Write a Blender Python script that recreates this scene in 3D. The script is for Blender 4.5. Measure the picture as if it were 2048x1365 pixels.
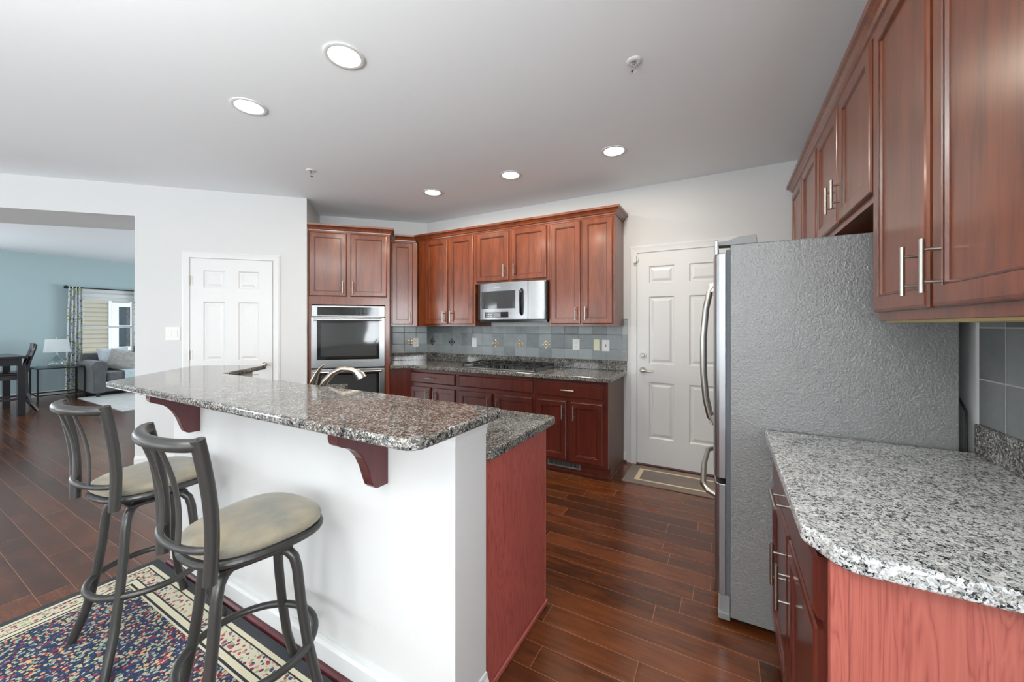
import bpy, bmesh, math, random
from mathutils import Vector, Matrix
random.seed(7)
PI = math.pi
S = bpy.context.scene
C = S.collection
for o in list(bpy.data.objects): bpy.data.objects.remove(o)

# ------------------------------------------------------------------ camera
FPX, YAW, HZ, CAMH = 765.3, math.radians(29.157), 652.15, 1.365
cam_d = bpy.data.cameras.new('camera'); cam = bpy.data.objects.new('camera', cam_d); C.objects.link(cam)
cam.location = (0, 0, CAMH); cam.rotation_euler = (PI/2, 0, YAW)
cam_d.sensor_width = 36; cam_d.lens = FPX/2048*36
cam_d.shift_y = (HZ-682.5)/2048; cam_d.clip_start = .02; cam_d.clip_end = 200
S.camera = cam

# ------------------------------------------------------------------ world, daylight, exposure
S.view_settings.view_transform = 'Standard'; S.view_settings.look = 'None'
S.view_settings.gamma = 1; S.view_settings.use_curve_mapping = False
S.view_settings.exposure = 0.0
w = bpy.data.worlds.new('sky'); S.world = w; w.use_nodes = True
bg = w.node_tree.nodes['Background']; bg.inputs[0].default_value = (.86, .93, 1, 1); bg.inputs[1].default_value = 2.2
def area(name, loc, aim, sx, sy, power, col):
    d = bpy.data.lights.new(name, 'AREA'); d.shape = 'RECTANGLE'; d.size = sx; d.size_y = sy
    d.energy = power; d.color = col
    o = bpy.data.objects.new(name, d); C.objects.link(o); o.location = loc
    o.rotation_euler = Vector(aim).to_track_quat('-Z', 'Y').to_euler(); return o
DAY = (.90, .965, 1)
# daylight area lights outside the windows; unseen living room ones are added for brightness
area('daylight_breakfast_door', (-4.2, -3.5, 1.15), (0, 1, .75), 2.0, 2.0, 72, DAY)
area('daylight_breakfast_window', (-1.3, -3.5, 1.5), (0, 1, .75), 2.0, 1.3, 80, DAY)
area('daylight_right_window', (1.05, -1.3, 1.5), (-1, .15, .3), 1.9, 1.25, 145, DAY)
area('added_daylight_rear', (-8.8, -3.5, 1.4), (0, 1, .5), 2.6, 1.6, 130, DAY)
area('added_daylight_far', (-7.4, 6.5, 1.4), (0, -1, .5), 3.4, 1.6, 150, DAY)
area('daylight_living_window', (-13.0, 3.0, 3.9), (1, 0, -.75), 2.6, 2.0, 160, DAY)
area('added_daylight_side', (-11.8, -.6, 1.4), (1, 0, .3), 1.8, 1.5, 90, DAY)  # lamp at an unseen opening added to brighten the living room

# ------------------------------------------------------------------ node helpers
class Mat:
    def __init__(s, name, col=(.8,.8,.8), rough=.5, metal=0, **kw):
        s.m = bpy.data.materials.new(name); s.m.use_nodes = True; s.nt = s.m.node_tree
        s.b = s.nt.nodes['Principled BSDF']
        s.set('Base Color', (*col, 1)); s.set('Roughness', rough); s.set('Metallic', metal)
        for k, v in kw.items(): s.set(k.replace('_', ' '), v)
    def set(s, k, v):
        if hasattr(v, 'is_linked'): s.nt.links.new(v, s.b.inputs[k])
        else: s.b.inputs[k].default_value = v
    def n(s, t, **kw):
        nd = s.nt.nodes.new(t)
        for k, v in kw.items(): setattr(nd, k, v)
        return nd
    def link(s, a, b):
        if hasattr(a, 'is_linked'): s.nt.links.new(a, b)
        else: b.default_value = a
    def math(s, op, a, b=0., c=0.):
        nd = s.n('ShaderNodeMath', operation=op)
        for i, v in enumerate((a, b, c)): s.link(v, nd.inputs[i])
        return nd.outputs[0]
    def co(s, scale=(1,1,1), rot=(0,0,0), loc=(0,0,0), kind='Object'):
        t = s.n('ShaderNodeTexCoord'); mp = s.n('ShaderNodeMapping')
        mp.inputs['Scale'].default_value = scale; mp.inputs['Rotation'].default_value = rot; mp.inputs['Location'].default_value = loc
        s.nt.links.new(t.outputs[kind], mp.inputs[0]); return mp.outputs[0]
    def noise(s, vec, scale=5, detail=4, rough=.55, out=0, dist=0):
        nd = s.n('ShaderNodeTexNoise'); s.nt.links.new(vec, nd.inputs['Vector'])
        nd.inputs['Scale'].default_value = scale; nd.inputs['Detail'].default_value = detail
        nd.inputs['Roughness'].default_value = rough; nd.inputs['Distortion'].default_value = dist; return nd.outputs[out]
    def vor(s, vec, scale=5, feature='F1', out='Color', rnd=1):
        nd = s.n('ShaderNodeTexVoronoi', feature=feature); s.nt.links.new(vec, nd.inputs['Vector'])
        nd.inputs['Scale'].default_value = scale; nd.inputs['Randomness'].default_value = rnd; return nd.outputs[out]
    def ramp(s, fac, stops, const=False):
        nd = s.n('ShaderNodeValToRGB'); s.link(fac, nd.inputs[0]); e = nd.color_ramp.elements
        if const: nd.color_ramp.interpolation = 'CONSTANT'
        while len(e) < len(stops): e.new(.5)
        for i, (p, c) in enumerate(stops): e[i].position = p; e[i].color = (*c, 1)
        return nd.outputs[0]
    def mix(s, f, a, b, mode='MIX'):
        nd = s.n('ShaderNodeMix', data_type='RGBA', blend_type=mode)
        s.link(f, nd.inputs[0])
        for i, v in ((6, a), (7, b)): s.link(v if hasattr(v, 'is_linked') else (*v, 1), nd.inputs[i])
        return nd.outputs[2]
    def sep(s, v):
        nd = s.n('ShaderNodeSeparateXYZ'); s.nt.links.new(v, nd.inputs[0]); return nd.outputs
    def comb(s, x=0., y=0., z=0.):
        nd = s.n('ShaderNodeCombineXYZ')
        for i, v in enumerate((x, y, z)): s.link(v, nd.inputs[i])
        return nd.outputs[0]
    def white(s, v):
        nd = s.n('ShaderNodeTexWhiteNoise', noise_dimensions='3D'); s.nt.links.new(v, nd.inputs['Vector']); return nd.outputs
    def bump(s, h, strength=.3, dist=.01):
        nd = s.n('ShaderNodeBump'); nd.inputs['Strength'].default_value = strength; nd.inputs['Distance'].default_value = dist
        s.link(h, nd.inputs['Height']); s.nt.links.new(nd.outputs[0], s.b.inputs['Normal'])

def lin(r, g, b):
    f = lambda c: (c/255/12.92 if c/255 <= .04045 else ((c/255+.055)/1.055)**2.4)
    return (f(r), f(g), f(b))

def simple(name, rgb, rough=.5, metal=0, **kw): return Mat(name, lin(*rgb), rough, metal, **kw).m

def paint(name, rgb, rough=.6, b=.04):
    m = Mat(name, lin(*rgb), rough); v = m.co(); m.bump(m.noise(v, 260, 2), b, .002); return m.m

M = {}
M['wall'] = paint('wall_paint', (206, 207, 207), .7)
M['halfwall'] = paint('half_wall_paint', (210, 210, 209), .5)
M['ceiling'] = paint('ceiling_paint', (238, 243, 246), .85, .06)
M['trimw'] = simple('trim_white', (216, 217, 217), .35)
M['blue'] = paint('blue_wall_paint', (166, 186, 190), .6)
M['white_pl'] = simple('white_plastic', (222, 222, 219), .35)
M['almond'] = simple('almond_plastic', (214, 212, 178), .4)
M['black'] = simple('black_gloss', (14, 14, 15), .15)
M['blackm'] = simple('black_matte', (22, 22, 22), .6)
M['darkglass'] = simple('dark_oven_glass', (26, 27, 28), .06)
M['midglass'] = simple('oven_window_glass', (58, 60, 61), .05)
M['chrome'] = simple('chrome', (215, 215, 215), .12, 1)
M['nickel'] = simple('brushed_nickel', (178, 175, 168), .3, 1)
M['nickelw'] = simple('warm_nickel_faucet', (168, 158, 146), .22, 1)
M['iron'] = simple('cast_iron', (24, 23, 22), .45)
M['glass'] = None

def steel(name, rgb, rough, horiz=True):
    m = Mat(name, lin(*rgb), rough, 1)
    v = m.co(scale=(1, 1, 220) if horiz else (220, 220, 1))
    nz = m.noise(v, 3, 3)
    m.set('Roughness', m.math('MULTIPLY_ADD', nz, .16, rough-.06)); m.bump(nz, .03, .001); return m.m
M['steel'] = steel('stainless_steel', (150, 151, 152), .28)
M['steelv'] = steel('stainless_door', (168, 170, 173), .34, False)

def wood(name, dark, light, rough=.28, sc=1., coat=.3, glint=.5):
    m = Mat(name, lin(*light), rough)
    v = m.co(scale=(9*sc, 9*sc, 1.1*sc)); n1 = m.noise(v, 2.2, 6, .6, dist=.6)
    n2 = m.noise(m.co(scale=(60*sc, 60*sc, 3*sc)), 2.5, 3)
    f = m.math('MULTIPLY_ADD', n2, .35, m.math('MULTIPLY', n1, .75))
    m.set('Base Color', m.ramp(f, [(.32, lin(*dark)), (.72, lin(*light))]))
    m.set('Roughness', rough); m.set('Coat Weight', coat); m.set('Coat Roughness', .15); m.set('Specular IOR Level', glint)
    m.bump(n2, .03, .001); return m.m
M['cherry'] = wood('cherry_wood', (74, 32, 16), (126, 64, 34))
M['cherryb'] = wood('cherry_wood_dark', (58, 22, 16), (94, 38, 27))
M['bead'] = wood('cherry_dark_bead', (52, 18, 14), (74, 28, 20))
M['corbel'] = wood('corbel_wood', (62, 24, 28), (86, 36, 40))

def laminate(name, d, l, e):
    m = Mat(name, lin(*l), .38)
    v = m.co(scale=(5, 5, .55)); n1 = m.noise(v, 2, 3, .5, dist=1.3)
    rings = m.math('FRACT', m.math('MULTIPLY', n1, 16.)); rings = m.math('PINGPONG', rings, .5)
    n2 = m.noise(m.co(scale=(90, 90, 3)), 3, 3)
    f = m.math('ADD', m.math('MULTIPLY', rings, .9), m.math('MULTIPLY', n2, .55))
    col = m.ramp(f, [(.12, lin(*d)), (.38, lin(*l)), (.85, lin(*e))])
    m.set('Base Color', col); return m.m
M['endp'] = laminate('end_panel_laminate', (112, 52, 46), (166, 82, 74), (182, 98, 88))
M['endr'] = laminate('end_panel_laminate_right', (120, 56, 48), (160, 84, 74), (172, 98, 86))

def granite(name, stops, tint):
    m = Mat(name, (.3, .3, .3), .1)
    v = m.co()
    wv = m.n('ShaderNodeVectorMath', operation='ADD'); m.nt.links.new(v, wv.inputs[0])
    nz = m.n('ShaderNodeTexNoise'); nz.inputs['Scale'].default_value = 90; m.nt.links.new(v, nz.inputs['Vector'])
    sc = m.n('ShaderNodeVectorMath', operation='SCALE'); m.nt.links.new(nz.outputs['Color'], sc.inputs[0]); sc.inputs['Scale'].default_value = .012
    m.nt.links.new(sc.outputs[0], wv.inputs[1]); v2 = wv.outputs[0]
    a = m.sep(m.vor(v2, 185))[0]; b = m.sep(m.vor(v2, 380))[1]; big = m.noise(v, 14, 3)
    f = m.math('ADD', m.math('MULTIPLY', a, .6), m.math('MULTIPLY', b, .4))
    f = m.math('ADD', f, m.math('MULTIPLY', m.math('SUBTRACT', big, .5), .45))
    col = m.ramp(f, [(p, lin(*c)) for p, c in stops])
    br = m.ramp(m.noise(v, 55, 2), [(.5, (0,0,0)), (.62, (1,1,1))])
    col = m.mix(m.math('MULTIPLY', br, .45), col, lin(*tint), 'MIX')
    m.set('Base Color', col); m.set('Roughness', .09); m.set('Specular IOR Level', .5); return m.m
M['granite'] = granite('speckled_granite', [(.25, (14,16,18)), (.34, (56,58,60)), (.47, (86,88,88)), (.64, (114,114,110)), (.82, (170,170,166))], (116, 98, 78))
M['granite_lit'] = granite('speckled_granite_lit', [(.24, (20,22,24)), (.31, (92,96,98)), (.41, (150,153,154)), (.6, (186,188,188)), (.8, (218,219,218))], (176, 174, 168))  # same stone as the other counters, window light painted in as paler colours

def planks():
    m = Mat('plank_floor', (.1,.03,.01), .3)
    v = m.co(); x, y, z = m.sep(v)
    yy = m.math('DIVIDE', m.math('SUBTRACT', y, 1.487-.122*60), .122)
    row = m.math('FLOOR', yy); fy = m.math('FRACT', yy)
    rr = m.white(m.comb(row, 3.3, 0))[0]
    xx = m.math('DIVIDE', m.math('ADD', x, m.math('MULTIPLY', rr, 7.)), .95)
    pl = m.math('FLOOR', xx); fx = m.math('FRACT', xx)
    rnd = m.white(m.comb(row, pl, 1.7))[0]
    g = m.noise(m.comb(m.math('MULTIPLY', x, 2.2), m.math('MULTIPLY', y, 34.), m.math('MULTIPLY', rnd, 9.)), 1.6, 6, .62, dist=.5)
    blot = m.noise(m.comb(m.math('MULTIPLY', x, 2.), m.math('MULTIPLY', y, 5.), m.math('MULTIPLY', rnd, 20.)), 2.2, 4)
    f = m.math('ADD', m.math('MULTIPLY_ADD', rnd, .2, .06), m.math('ADD', m.math('MULTIPLY', g, .4), m.math('MULTIPLY', blot, .42)))
    col = m.ramp(f, [(.28, lin(38,18,8)), (.5, lin(68,34,15)), (.66, lin(96,50,23)), (.9, lin(122,68,32))])
    ey = m.math('MINIMUM', fy, m.math('SUBTRACT', 1., fy)); ex = m.math('MINIMUM', fx, m.math('SUBTRACT', 1., fx))
    seam = m.math('MAXIMUM', m.math('LESS_THAN', ey, .011), m.math('LESS_THAN', ex, .0014))
    col = m.mix(m.math('MULTIPLY', seam, .55), col, lin(166, 116, 88))
    m.set('Base Color', col)
    sl = m.math('MINIMUM', m.math('MULTIPLY', ey, 12.), m.math('MULTIPLY', ex, 90.)); sl = m.math('MINIMUM', sl, 1.)
    scr = m.noise(m.comb(m.math('MULTIPLY', x, 26.), m.math('MULTIPLY', y, 7.), rnd), 1.5, 2)
    h = m.math('ADD', m.math('MULTIPLY', sl, .6), m.math('MULTIPLY', scr, .45))
    m.set('Roughness', m.math('MULTIPLY_ADD', g, .14, .16)); m.bump(h, .22, .004)
    m.set('Coat Weight', .08); m.set('Coat Roughness', .12); return m.m
M['floor'] = planks()

def tiles(name, size, c0, c1, grout, axis=0, off=0., zoff=0.):
    m = Mat(name, (.3,.3,.3), .3); v = m.co(); s = m.sep(v)
    a = m.math('DIVIDE', m.math('ADD', s[axis], 20.+off), size); b = m.math('DIVIDE', m.math('ADD', s[2], 5.+zoff), size)
    ia, ib, fa, fb = m.math('FLOOR', a), m.math('FLOOR', b), m.math('FRACT', a), m.math('FRACT', b)
    rnd = m.white(m.comb(ia, ib, 2.))[0]
    n1 = m.noise(v, 14, 5, .6); n2 = m.noise(v, 60, 3)
    f = m.math('ADD', m.math('MULTIPLY', rnd, .55), m.math('ADD', m.math('MULTIPLY', n1, .4), m.math('MULTIPLY', n2, .12)))
    col = m.ramp(f, [(.2, lin(*c0)), (.8, lin(*c1))])
    e = m.math('MINIMUM', m.math('MINIMUM', fa, m.math('SUBTRACT', 1., fa)), m.math('MINIMUM', fb, m.math('SUBTRACT', 1., fb)))
    g = m.math('LESS_THAN', e, .012)
    m.set('Base Color', m.mix(g, col, lin(*grout))); m.set('Roughness', m.math('MULTIPLY_ADD', g, .4, .27))
    m.bump(m.math('ADD', m.math('MINIMUM', m.math('MULTIPLY', e, 20.), 1.), m.math('MULTIPLY', n2, .15)), .25, .003); return m.m
M['tile'] = tiles('slate_tile', .153, (104,110,112), (150,157,158), (112,116,116), 0, .037, -.0)
M['tileR'] = tiles('slate_tile_dark', .18, (84,88,88), (118,122,122), (158,160,158), 1, .13, -.058)

def rugmat(hx, hy):
    m = Mat('persian_rug_wool', (.2,.2,.2), .95); v = m.co(); x, y, z = m.sep(v)
    dx = m.math('SUBTRACT', hx, m.math('ABSOLUTE', x)); dy = m.math('SUBTRACT', hy, m.math('ABSOLUTE', y))
    d = m.math('MINIMUM', dx, dy)
    wv = m.noise(v, 34, 2, out=1)
    vm = m.n('ShaderNodeVectorMath', operation='MULTIPLY_ADD'); m.nt.links.new(wv, vm.inputs[0]); vm.inputs[1].default_value = (.02,.02,0); m.nt.links.new(v, vm.inputs[2])
    v2 = vm.outputs[0]
    nvy, crm = lin(26,38,64), lin(196,190,166)
    r = m.sep(m.vor(v2, 84))[0]; dd = m.vor(v2, 84, out='Distance')
    pal = m.ramp(r, [(0., lin(30,52,92)), (.16, lin(150,160,138)), (.34, lin(190,146,118)), (.42, lin(128,28,50)), (.52, lin(36,62,96)), (.64, lin(176,172,132)), (.78, lin(160,60,60)), (.85, lin(128,142,128)), (.94, lin(204,158,108))], True)
    leaf = m.math('LESS_THAN', dd, .53)
    field = m.mix(leaf, nvy, pal)
    r2 = m.sep(m.vor(v2, 64))[1]; d2 = m.vor(v2, 64, out='Distance')
    pal2 = m.ramp(r2, [(0., lin(120,40,64)), (.2, crm), (.4, lin(60,70,92)), (.5, lin(150,152,116)), (.68, crm), (.8, lin(170,70,84)), (.9, lin(180,140,120))], True)
    band = m.mix(m.math('LESS_THAN', d2, .5), crm, pal2)
    dots = m.mix(m.math('LESS_THAN', m.vor(v, 75, out='Distance', rnd=.1), .36), lin(206,198,170), lin(96,64,62))
    def sel(lo, hi): return m.math('MULTIPLY', m.math('GREATER_THAN', d, lo), m.math('LESS_THAN', d, hi))
    col = m.mix(m.math('LESS_THAN', d, .165), field, band)
    col = m.mix(sel(.135, .158), col, dots); col = m.mix(sel(.158, .168), col, lin(34,38,48)); col = m.mix(sel(.128, .135), col, lin(34,38,48))
    col = m.mix(sel(.168, .176), col, lin(200,192,164))
    col = m.mix(sel(.04, .058), col, dots); col = m.mix(sel(.058, .064), col, lin(34,38,48))
    col = m.mix(m.math('LESS_THAN', d, .04), col, lin(52,54,58))
    m.set('Base Color', col); m.bump(m.math('ADD', m.noise(v, 420, 2), m.math('MULTIPLY', leaf, .6)), .6, .004); return m.m

def fabric(name, rgb, rgb2=None, scale=500, rough=.9, blot=6):
    m = Mat(name, lin(*rgb), rough); v = m.co(); n = m.noise(v, scale, 2)
    if rgb2: m.set('Base Color', m.ramp(m.noise(v, blot, 4), [(.36, lin(*rgb)), (.64, lin(*rgb2))]))
    m.bump(n, .3, .002); m.set('Sheen Weight', .3); return m.m
M['suede'] = fabric('suede_seat', (112, 109, 98), (142, 131, 110), blot=7)
M['gunmetal'] = simple('gunmetal_paint', (66, 65, 64), .36, .55)
M['fridge_side'] = None
m = Mat('fridge_side_paint', lin(132,132,132), .34, .3); v = m.co(); m.bump(m.noise(v, 120, 3), .8, .004); M['fridge_side'] = m.m
M['greypl'] = simple('grey_plastic', (128, 130, 130), .4)
M['gasket'] = simple('gasket_grey', (84, 90, 96), .6)
M['register'] = simple('vent_metal', (112, 118, 116), .5, .3)
M['mat'] = fabric('door_mat_brown', (104, 90, 80), (114, 100, 90), 300)
M['matline'] = fabric('door_mat_cream', (216, 194, 156), None, 300)
M['espresso'] = simple('espresso_wood', (34, 32, 36), .25)
M['sofa'] = fabric('sofa_grey', (82, 84, 88), (96, 98, 102), 300)
M['sofad'] = simple('sofa_foot', (40, 40, 42), .5)
M['pillow'] = fabric('pillow_grey', (150, 148, 144), (172, 170, 166), 200, blot=14)
M['pillowb'] = fabric('pillow_pale_blue', (190, 202, 210), (206, 214, 220), 200, blot=14)
M['pillowd'] = fabric('pillow_dark', (52, 54, 58), (110, 112, 114), 200, blot=40)
M['throw'] = fabric('throw_blue', (176, 198, 206), (192, 210, 216), 160, blot=30)
M['livrug'] = fabric('living_rug', (168, 170, 168), (186, 188, 186), 120, blot=5)
M['shade'] = simple('lamp_shade_white', (206, 214, 216), .8)
M['siding'] = simple('siding_beige', (158, 148, 130), .6)
M['outdark'] = simple('neighbour_window_glass', (48, 54, 62), .3)
M['screen'] = simple('lcd_dark', (8, 8, 9), .1)
M['gold'] = simple('gold_tile', (182, 140, 60), .2, .8)
M['tin'] = simple('pewter_tile', (196, 190, 176), .2, .85)
def emit(name, rgb, st):
    m = Mat(name, lin(*rgb), .5); m.set('Emission Color', (*lin(*rgb), 1)); m.set('Emission Strength', st); return m.m
M['lamp'] = emit('lamp_lens', (255, 246, 232), 9.)
def clear(name, rough=.0, tint=(1,1,1), mixf=.09):
    m = Mat(name); nt = m.nt; t = m.n('ShaderNodeBsdfTransparent'); t.inputs[0].default_value = (*tint, 1)
    g = m.n('ShaderNodeBsdfGlossy'); g.inputs['Roughness'].default_value = rough
    mx = m.n('ShaderNodeMixShader'); lw = m.n('ShaderNodeLayerWeight'); lw.inputs[0].default_value = .2
    f = m.math('MULTIPLY_ADD', lw.outputs[0], .35, mixf)
    m.link(f, mx.inputs[0]); nt.links.new(t.outputs[0], mx.inputs[1]); nt.links.new(g.outputs[0], mx.inputs[2])
    nt.links.new(mx.outputs[0], nt.nodes['Material Output'].inputs[0]); return m.m
M['glass'] = clear('clear_pane'); M['lampglass'] = clear('clear_lamp_glass', .02, (.92,.95,.96), .14)
def curtain():
    m = Mat('leaf_print_curtain', (.7,.7,.7), .9); v = m.co(scale=(1, 1, 1))
    r = m.sep(m.vor(v, 22))[0]; d = m.vor(v, 22, out='Distance'); n = m.noise(v, 40, 3)
    pal = m.ramp(r, [(0., lin(168,172,66)), (.3, lin(128,134,136)), (.55, lin(196,200,206)), (.7, lin(150,156,74)), (.85, lin(106,112,118))], True)
    leaf = m.math('LESS_THAN', m.math('ADD', d, m.math('MULTIPLY', m.math('SUBTRACT', n, .5), .5)), .4)
    m.set('Base Color', m.mix(leaf, lin(208,214,220), pal)); return m.m
M['curtain'] = curtain()

# ------------------------------------------------------------------ mesh helpers
class B:
    """collects shapes for ONE mesh object"""
    def __init__(s): s.bm = bmesh.new()
    def box(s, x0, x1, y0, y1, z0, z1, rot=None):
        vs = [s.bm.verts.new(p) for p in ((x0,y0,z0),(x1,y0,z0),(x1,y1,z0),(x0,y1,z0),(x0,y0,z1),(x1,y0,z1),(x1,y1,z1),(x0,y1,z1))]
        for f in ((0,3,2,1),(4,5,6,7),(0,1,5,4),(1,2,6,5),(2,3,7,6),(3,0,4,7)): s.bm.faces.new([vs[i] for i in f])
        if rot: bmesh.ops.transform(s.bm, matrix=rot, verts=vs)
        return vs
    def prism(s, pts, z0, z1):
        a = [s.bm.verts.new((x, y, z0)) for x, y in pts]; b = [s.bm.verts.new((x, y, z1)) for x, y in pts]
        s.bm.faces.new(a[::-1]); s.bm.faces.new(b); n = len(pts)
        for i in range(n): s.bm.faces.new((a[i], a[(i+1)%n], b[(i+1)%n], b[i]))
        bmesh.ops.recalc_face_normals(s.bm, faces=s.bm.faces[:]); return a+b
    def prismX(s, pts, x0, x1):   # pts in (y, z), extruded along x
        a = [s.bm.verts.new((x0, y, z)) for y, z in pts]; b = [s.bm.verts.new((x1, y, z)) for y, z in pts]
        s.bm.faces.new(a[::-1]); s.bm.faces.new(b); n = len(pts)
        for i in range(n): s.bm.faces.new((a[i], a[(i+1)%n], b[(i+1)%n], b[i]))
        bmesh.ops.recalc_face_normals(s.bm, faces=s.bm.faces[:])
    def tube(s, pts, r, seg=12, cap=True, closed=False, flat=1.0, up=None):
        P = [Vector(p) for p in pts]; n = len(P); R = r if isinstance(r, (list, tuple)) else [r]*n
        rings = []; prev = Vector(up) if up else None
        for i in range(n):
            if closed: t = (P[(i+1)%n]-P[i-1])
            else: t = P[min(i+1, n-1)]-P[max(i-1, 0)]
            t.normalize()
            a = prev if prev is not None else (Vector((0,0,1)) if abs(t.z) < .9 else Vector((1,0,0)))
            u = (a - t*a.dot(t)); u = u.normalized() if u.length > 1e-6 else t.orthogonal().normalized()
            v = t.cross(u); prev = u
            rings.append([s.bm.verts.new(P[i]+u*math.cos(2*PI*k/seg)*R[i]*flat+v*math.sin(2*PI*k/seg)*R[i]) for k in range(seg)])
        for i in range(n if closed else n-1):
            A, D = rings[i], rings[(i+1)%n]
            for k in range(seg): s.bm.faces.new((A[k], A[(k+1)%seg], D[(k+1)%seg], D[k]))
        if cap and not closed:
            s.bm.faces.new(rings[0][::-1]); s.bm.faces.new(rings[-1])
    def cyl(s, p0, p1, r, seg=20, r2=None): s.tube([p0, p1], [r, r if r2 is None else r2], seg)
    def lathe(s, prof, c=(0,0,0), seg=28):
        rings = [[s.bm.verts.new((c[0]+r*math.cos(2*PI*k/seg), c[1]+r*math.sin(2*PI*k/seg), c[2]+z)) for k in range(seg)] for r, z in prof]
        for A, D in zip(rings, rings[1:]):
            for k in range(seg): s.bm.faces.new((A[k], A[(k+1)%seg], D[(k+1)%seg], D[k]))
        s.bm.faces.new(rings[0][::-1]); s.bm.faces.new(rings[-1])
    def rings(s, x0, x1, z0, z1, R):   # stepped rectangular panel, seen from -y; R = [(inset, y)]
        L = [[s.bm.verts.new(p) for p in ((x0+i, y, z0+i), (x1-i, y, z0+i), (x1-i, y, z1-i), (x0+i, y, z1-i))] for i, y in R]
        for A, D in zip(L, L[1:]):
            for k in range(4): s.bm.faces.new((A[k], A[(k+1)%4], D[(k+1)%4], D[k]))
        s.bm.faces.new(L[-1]); return L
    def sweep(s, path, prof, side=1):   # mitred moulding: path 2D at height 0, prof = [(out, z)]
        P = [Vector(p) for p in path]; n = len(P); rows = []
        for i in range(n):
            d0 = (P[i]-P[i-1]).normalized() if i else (P[1]-P[0]).normalized()
            d1 = (P[i+1]-P[i]).normalized() if i < n-1 else d0
            n0 = Vector((d0.y, -d0.x))*side; n1 = Vector((d1.y, -d1.x))*side
            m = (n0+n1); m = m/(m.length_squared/2) if m.length > 1e-6 else n0
            rows.append([s.bm.verts.new((P[i].x+m.x*o, P[i].y+m.y*o, z)) for o, z in prof])
        k = len(prof)
        for A, D in zip(rows, rows[1:]):
            for j in range(k): s.bm.faces.new((A[j], A[(j+1)%k], D[(j+1)%k], D[j]))
        s.bm.faces.new(rows[0][::-1]); s.bm.faces.new(rows[-1])
        bmesh.ops.recalc_face_normals(s.bm, faces=s.bm.faces[:])
    def out(s, name, mat, parent=None, bevel=0, smooth=False, loc=None, rotz=0, sub=0, seg=2, fix=True):
        if fix: bmesh.ops.recalc_face_normals(s.bm, faces=s.bm.faces[:])
        if smooth:
            for e in s.bm.edges:
                if len(e.link_faces) == 2 and e.calc_face_angle(0) > .7: e.smooth = False
        me = bpy.data.meshes.new(name); s.bm.to_mesh(me); s.bm.free()
        me.materials.append(M[mat] if isinstance(mat, str) else mat)
        o = bpy.data.objects.new(name, me); C.objects.link(o)
        if parent: o.parent = parent
        if loc: o.location = loc
        if rotz: o.rotation_euler[2] = rotz
        if sub:
            md = o.modifiers.new('subsurf', 'SUBSURF'); md.levels = md.render_levels = sub
        if bevel:
            md = o.modifiers.new('bevel', 'BEVEL'); md.width = bevel; md.segments = seg; md.limit_method = 'ANGLE'; md.angle_limit = .6
            md.use_clamp_overlap = True
        if smooth or sub:
            for p in me.polygons: p.use_smooth = True
        return o

def thing(name, label, cat, loc=(0,0,0), rotz=0, group=None):
    o = bpy.data.objects.new(name, None); C.objects.link(o); o.empty_display_size = .1
    o.location = loc; o.rotation_euler = (0, 0, rotz); o['label'] = label; o['category'] = cat
    if group: o['group'] = group
    return o
def tag(o, label, cat, group=None):
    o['label'] = label; o['category'] = cat
    if group: o['group'] = group
    return o
def struct(o, label=None):
    o['kind'] = 'structure'
    if label: o['label'] = label
    return o
def arc(c, r, a0, a1, n=8): return [(c[0]+r*math.cos(math.radians(a0+(a1-a0)*i/n)), c[1]+r*math.sin(math.radians(a0+(a1-a0)*i/n))) for i in range(n+1)]
def rounded(pts, rad, n=6):
    out = []; N = len(pts)
    for i in range(N):
        p = Vector(pts[i]); r = rad[i] if isinstance(rad, (list, tuple)) else rad
        if r <= 0: out.append(tuple(p)); continue
        a = (Vector(pts[i-1])-p); b = (Vector(pts[(i+1)%N])-p); la, lb = a.length, b.length; a.normalize(); b.normalize()
        ang = a.angle(b); t = min(r/math.tan(ang/2), la*.49, lb*.49)
        p0, p1 = p+a*t, p+b*t
        for k in range(n+1):
            u = k/n; q = p0*(1-u)**2+p*2*u*(1-u)+p1*u*u; out.append(tuple(q))
    return out

# frames: 45 degree walls use a (along) and b (distance)
q2 = math.sqrt(.5)
def AB(a, b): return (a*q2-b*q2, a*q2+b*q2)
CEIL = 2.737; YW = 3.912; XR = .79; XB = -11.45
BP, BO = 4.561, 5.228

# ------------------------------------------------------------------ SETTING
b = B(); b.box(XB-.1, 1.0, -3.3, 6.3, -.08, 0); struct(b.out('floor', 'floor'), 'dark reddish brown plank floor')
b = B(); b.box(XB-.1, 1.0, -3.3, 6.3, CEIL, CEIL+.08); struct(b.out('ceiling', 'ceiling'), 'flat white ceiling with recessed lights')
b = B(); b.box(-3.7, 1.0, YW, YW+.12, 0, CEIL); struct(b.out('wall_back', 'wall'))
b = B(); b.box(XR, XR+.12, -3.3, YW, 0, CEIL); b.bm.free()
def abbox(a0, a1, b0, b1, z0, z1, name, mat, parent=None, bevel=0):
    b = B(); b.prism([AB(a0,b0), AB(a1,b0), AB(a1,b1), AB(a0,b1)], z0, z1); return b.out(name, mat, parent, bevel=bevel)
struct(abbox(-1.0, .42, BO, BO+.12, 0, CEIL, 'wall_oven', 'wall'))
# pantry block with the door wall, and the header over the wide opening
b = B(); b.prism([AB(-2.503,BP), AB(-1.0,BP), AB(-1.0,BO+.12), AB(-2.503,BO+.12)], 0, CEIL); struct(b.out('wall_pantry', 'wall'))
b = B(); b.prism([AB(-7.6,BP), AB(-2.503,BP), AB(-2.503,BO+.02), AB(-7.6,BO+.02)], 2.43, CEIL); struct(b.out('wall_header', 'wall'))
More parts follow.
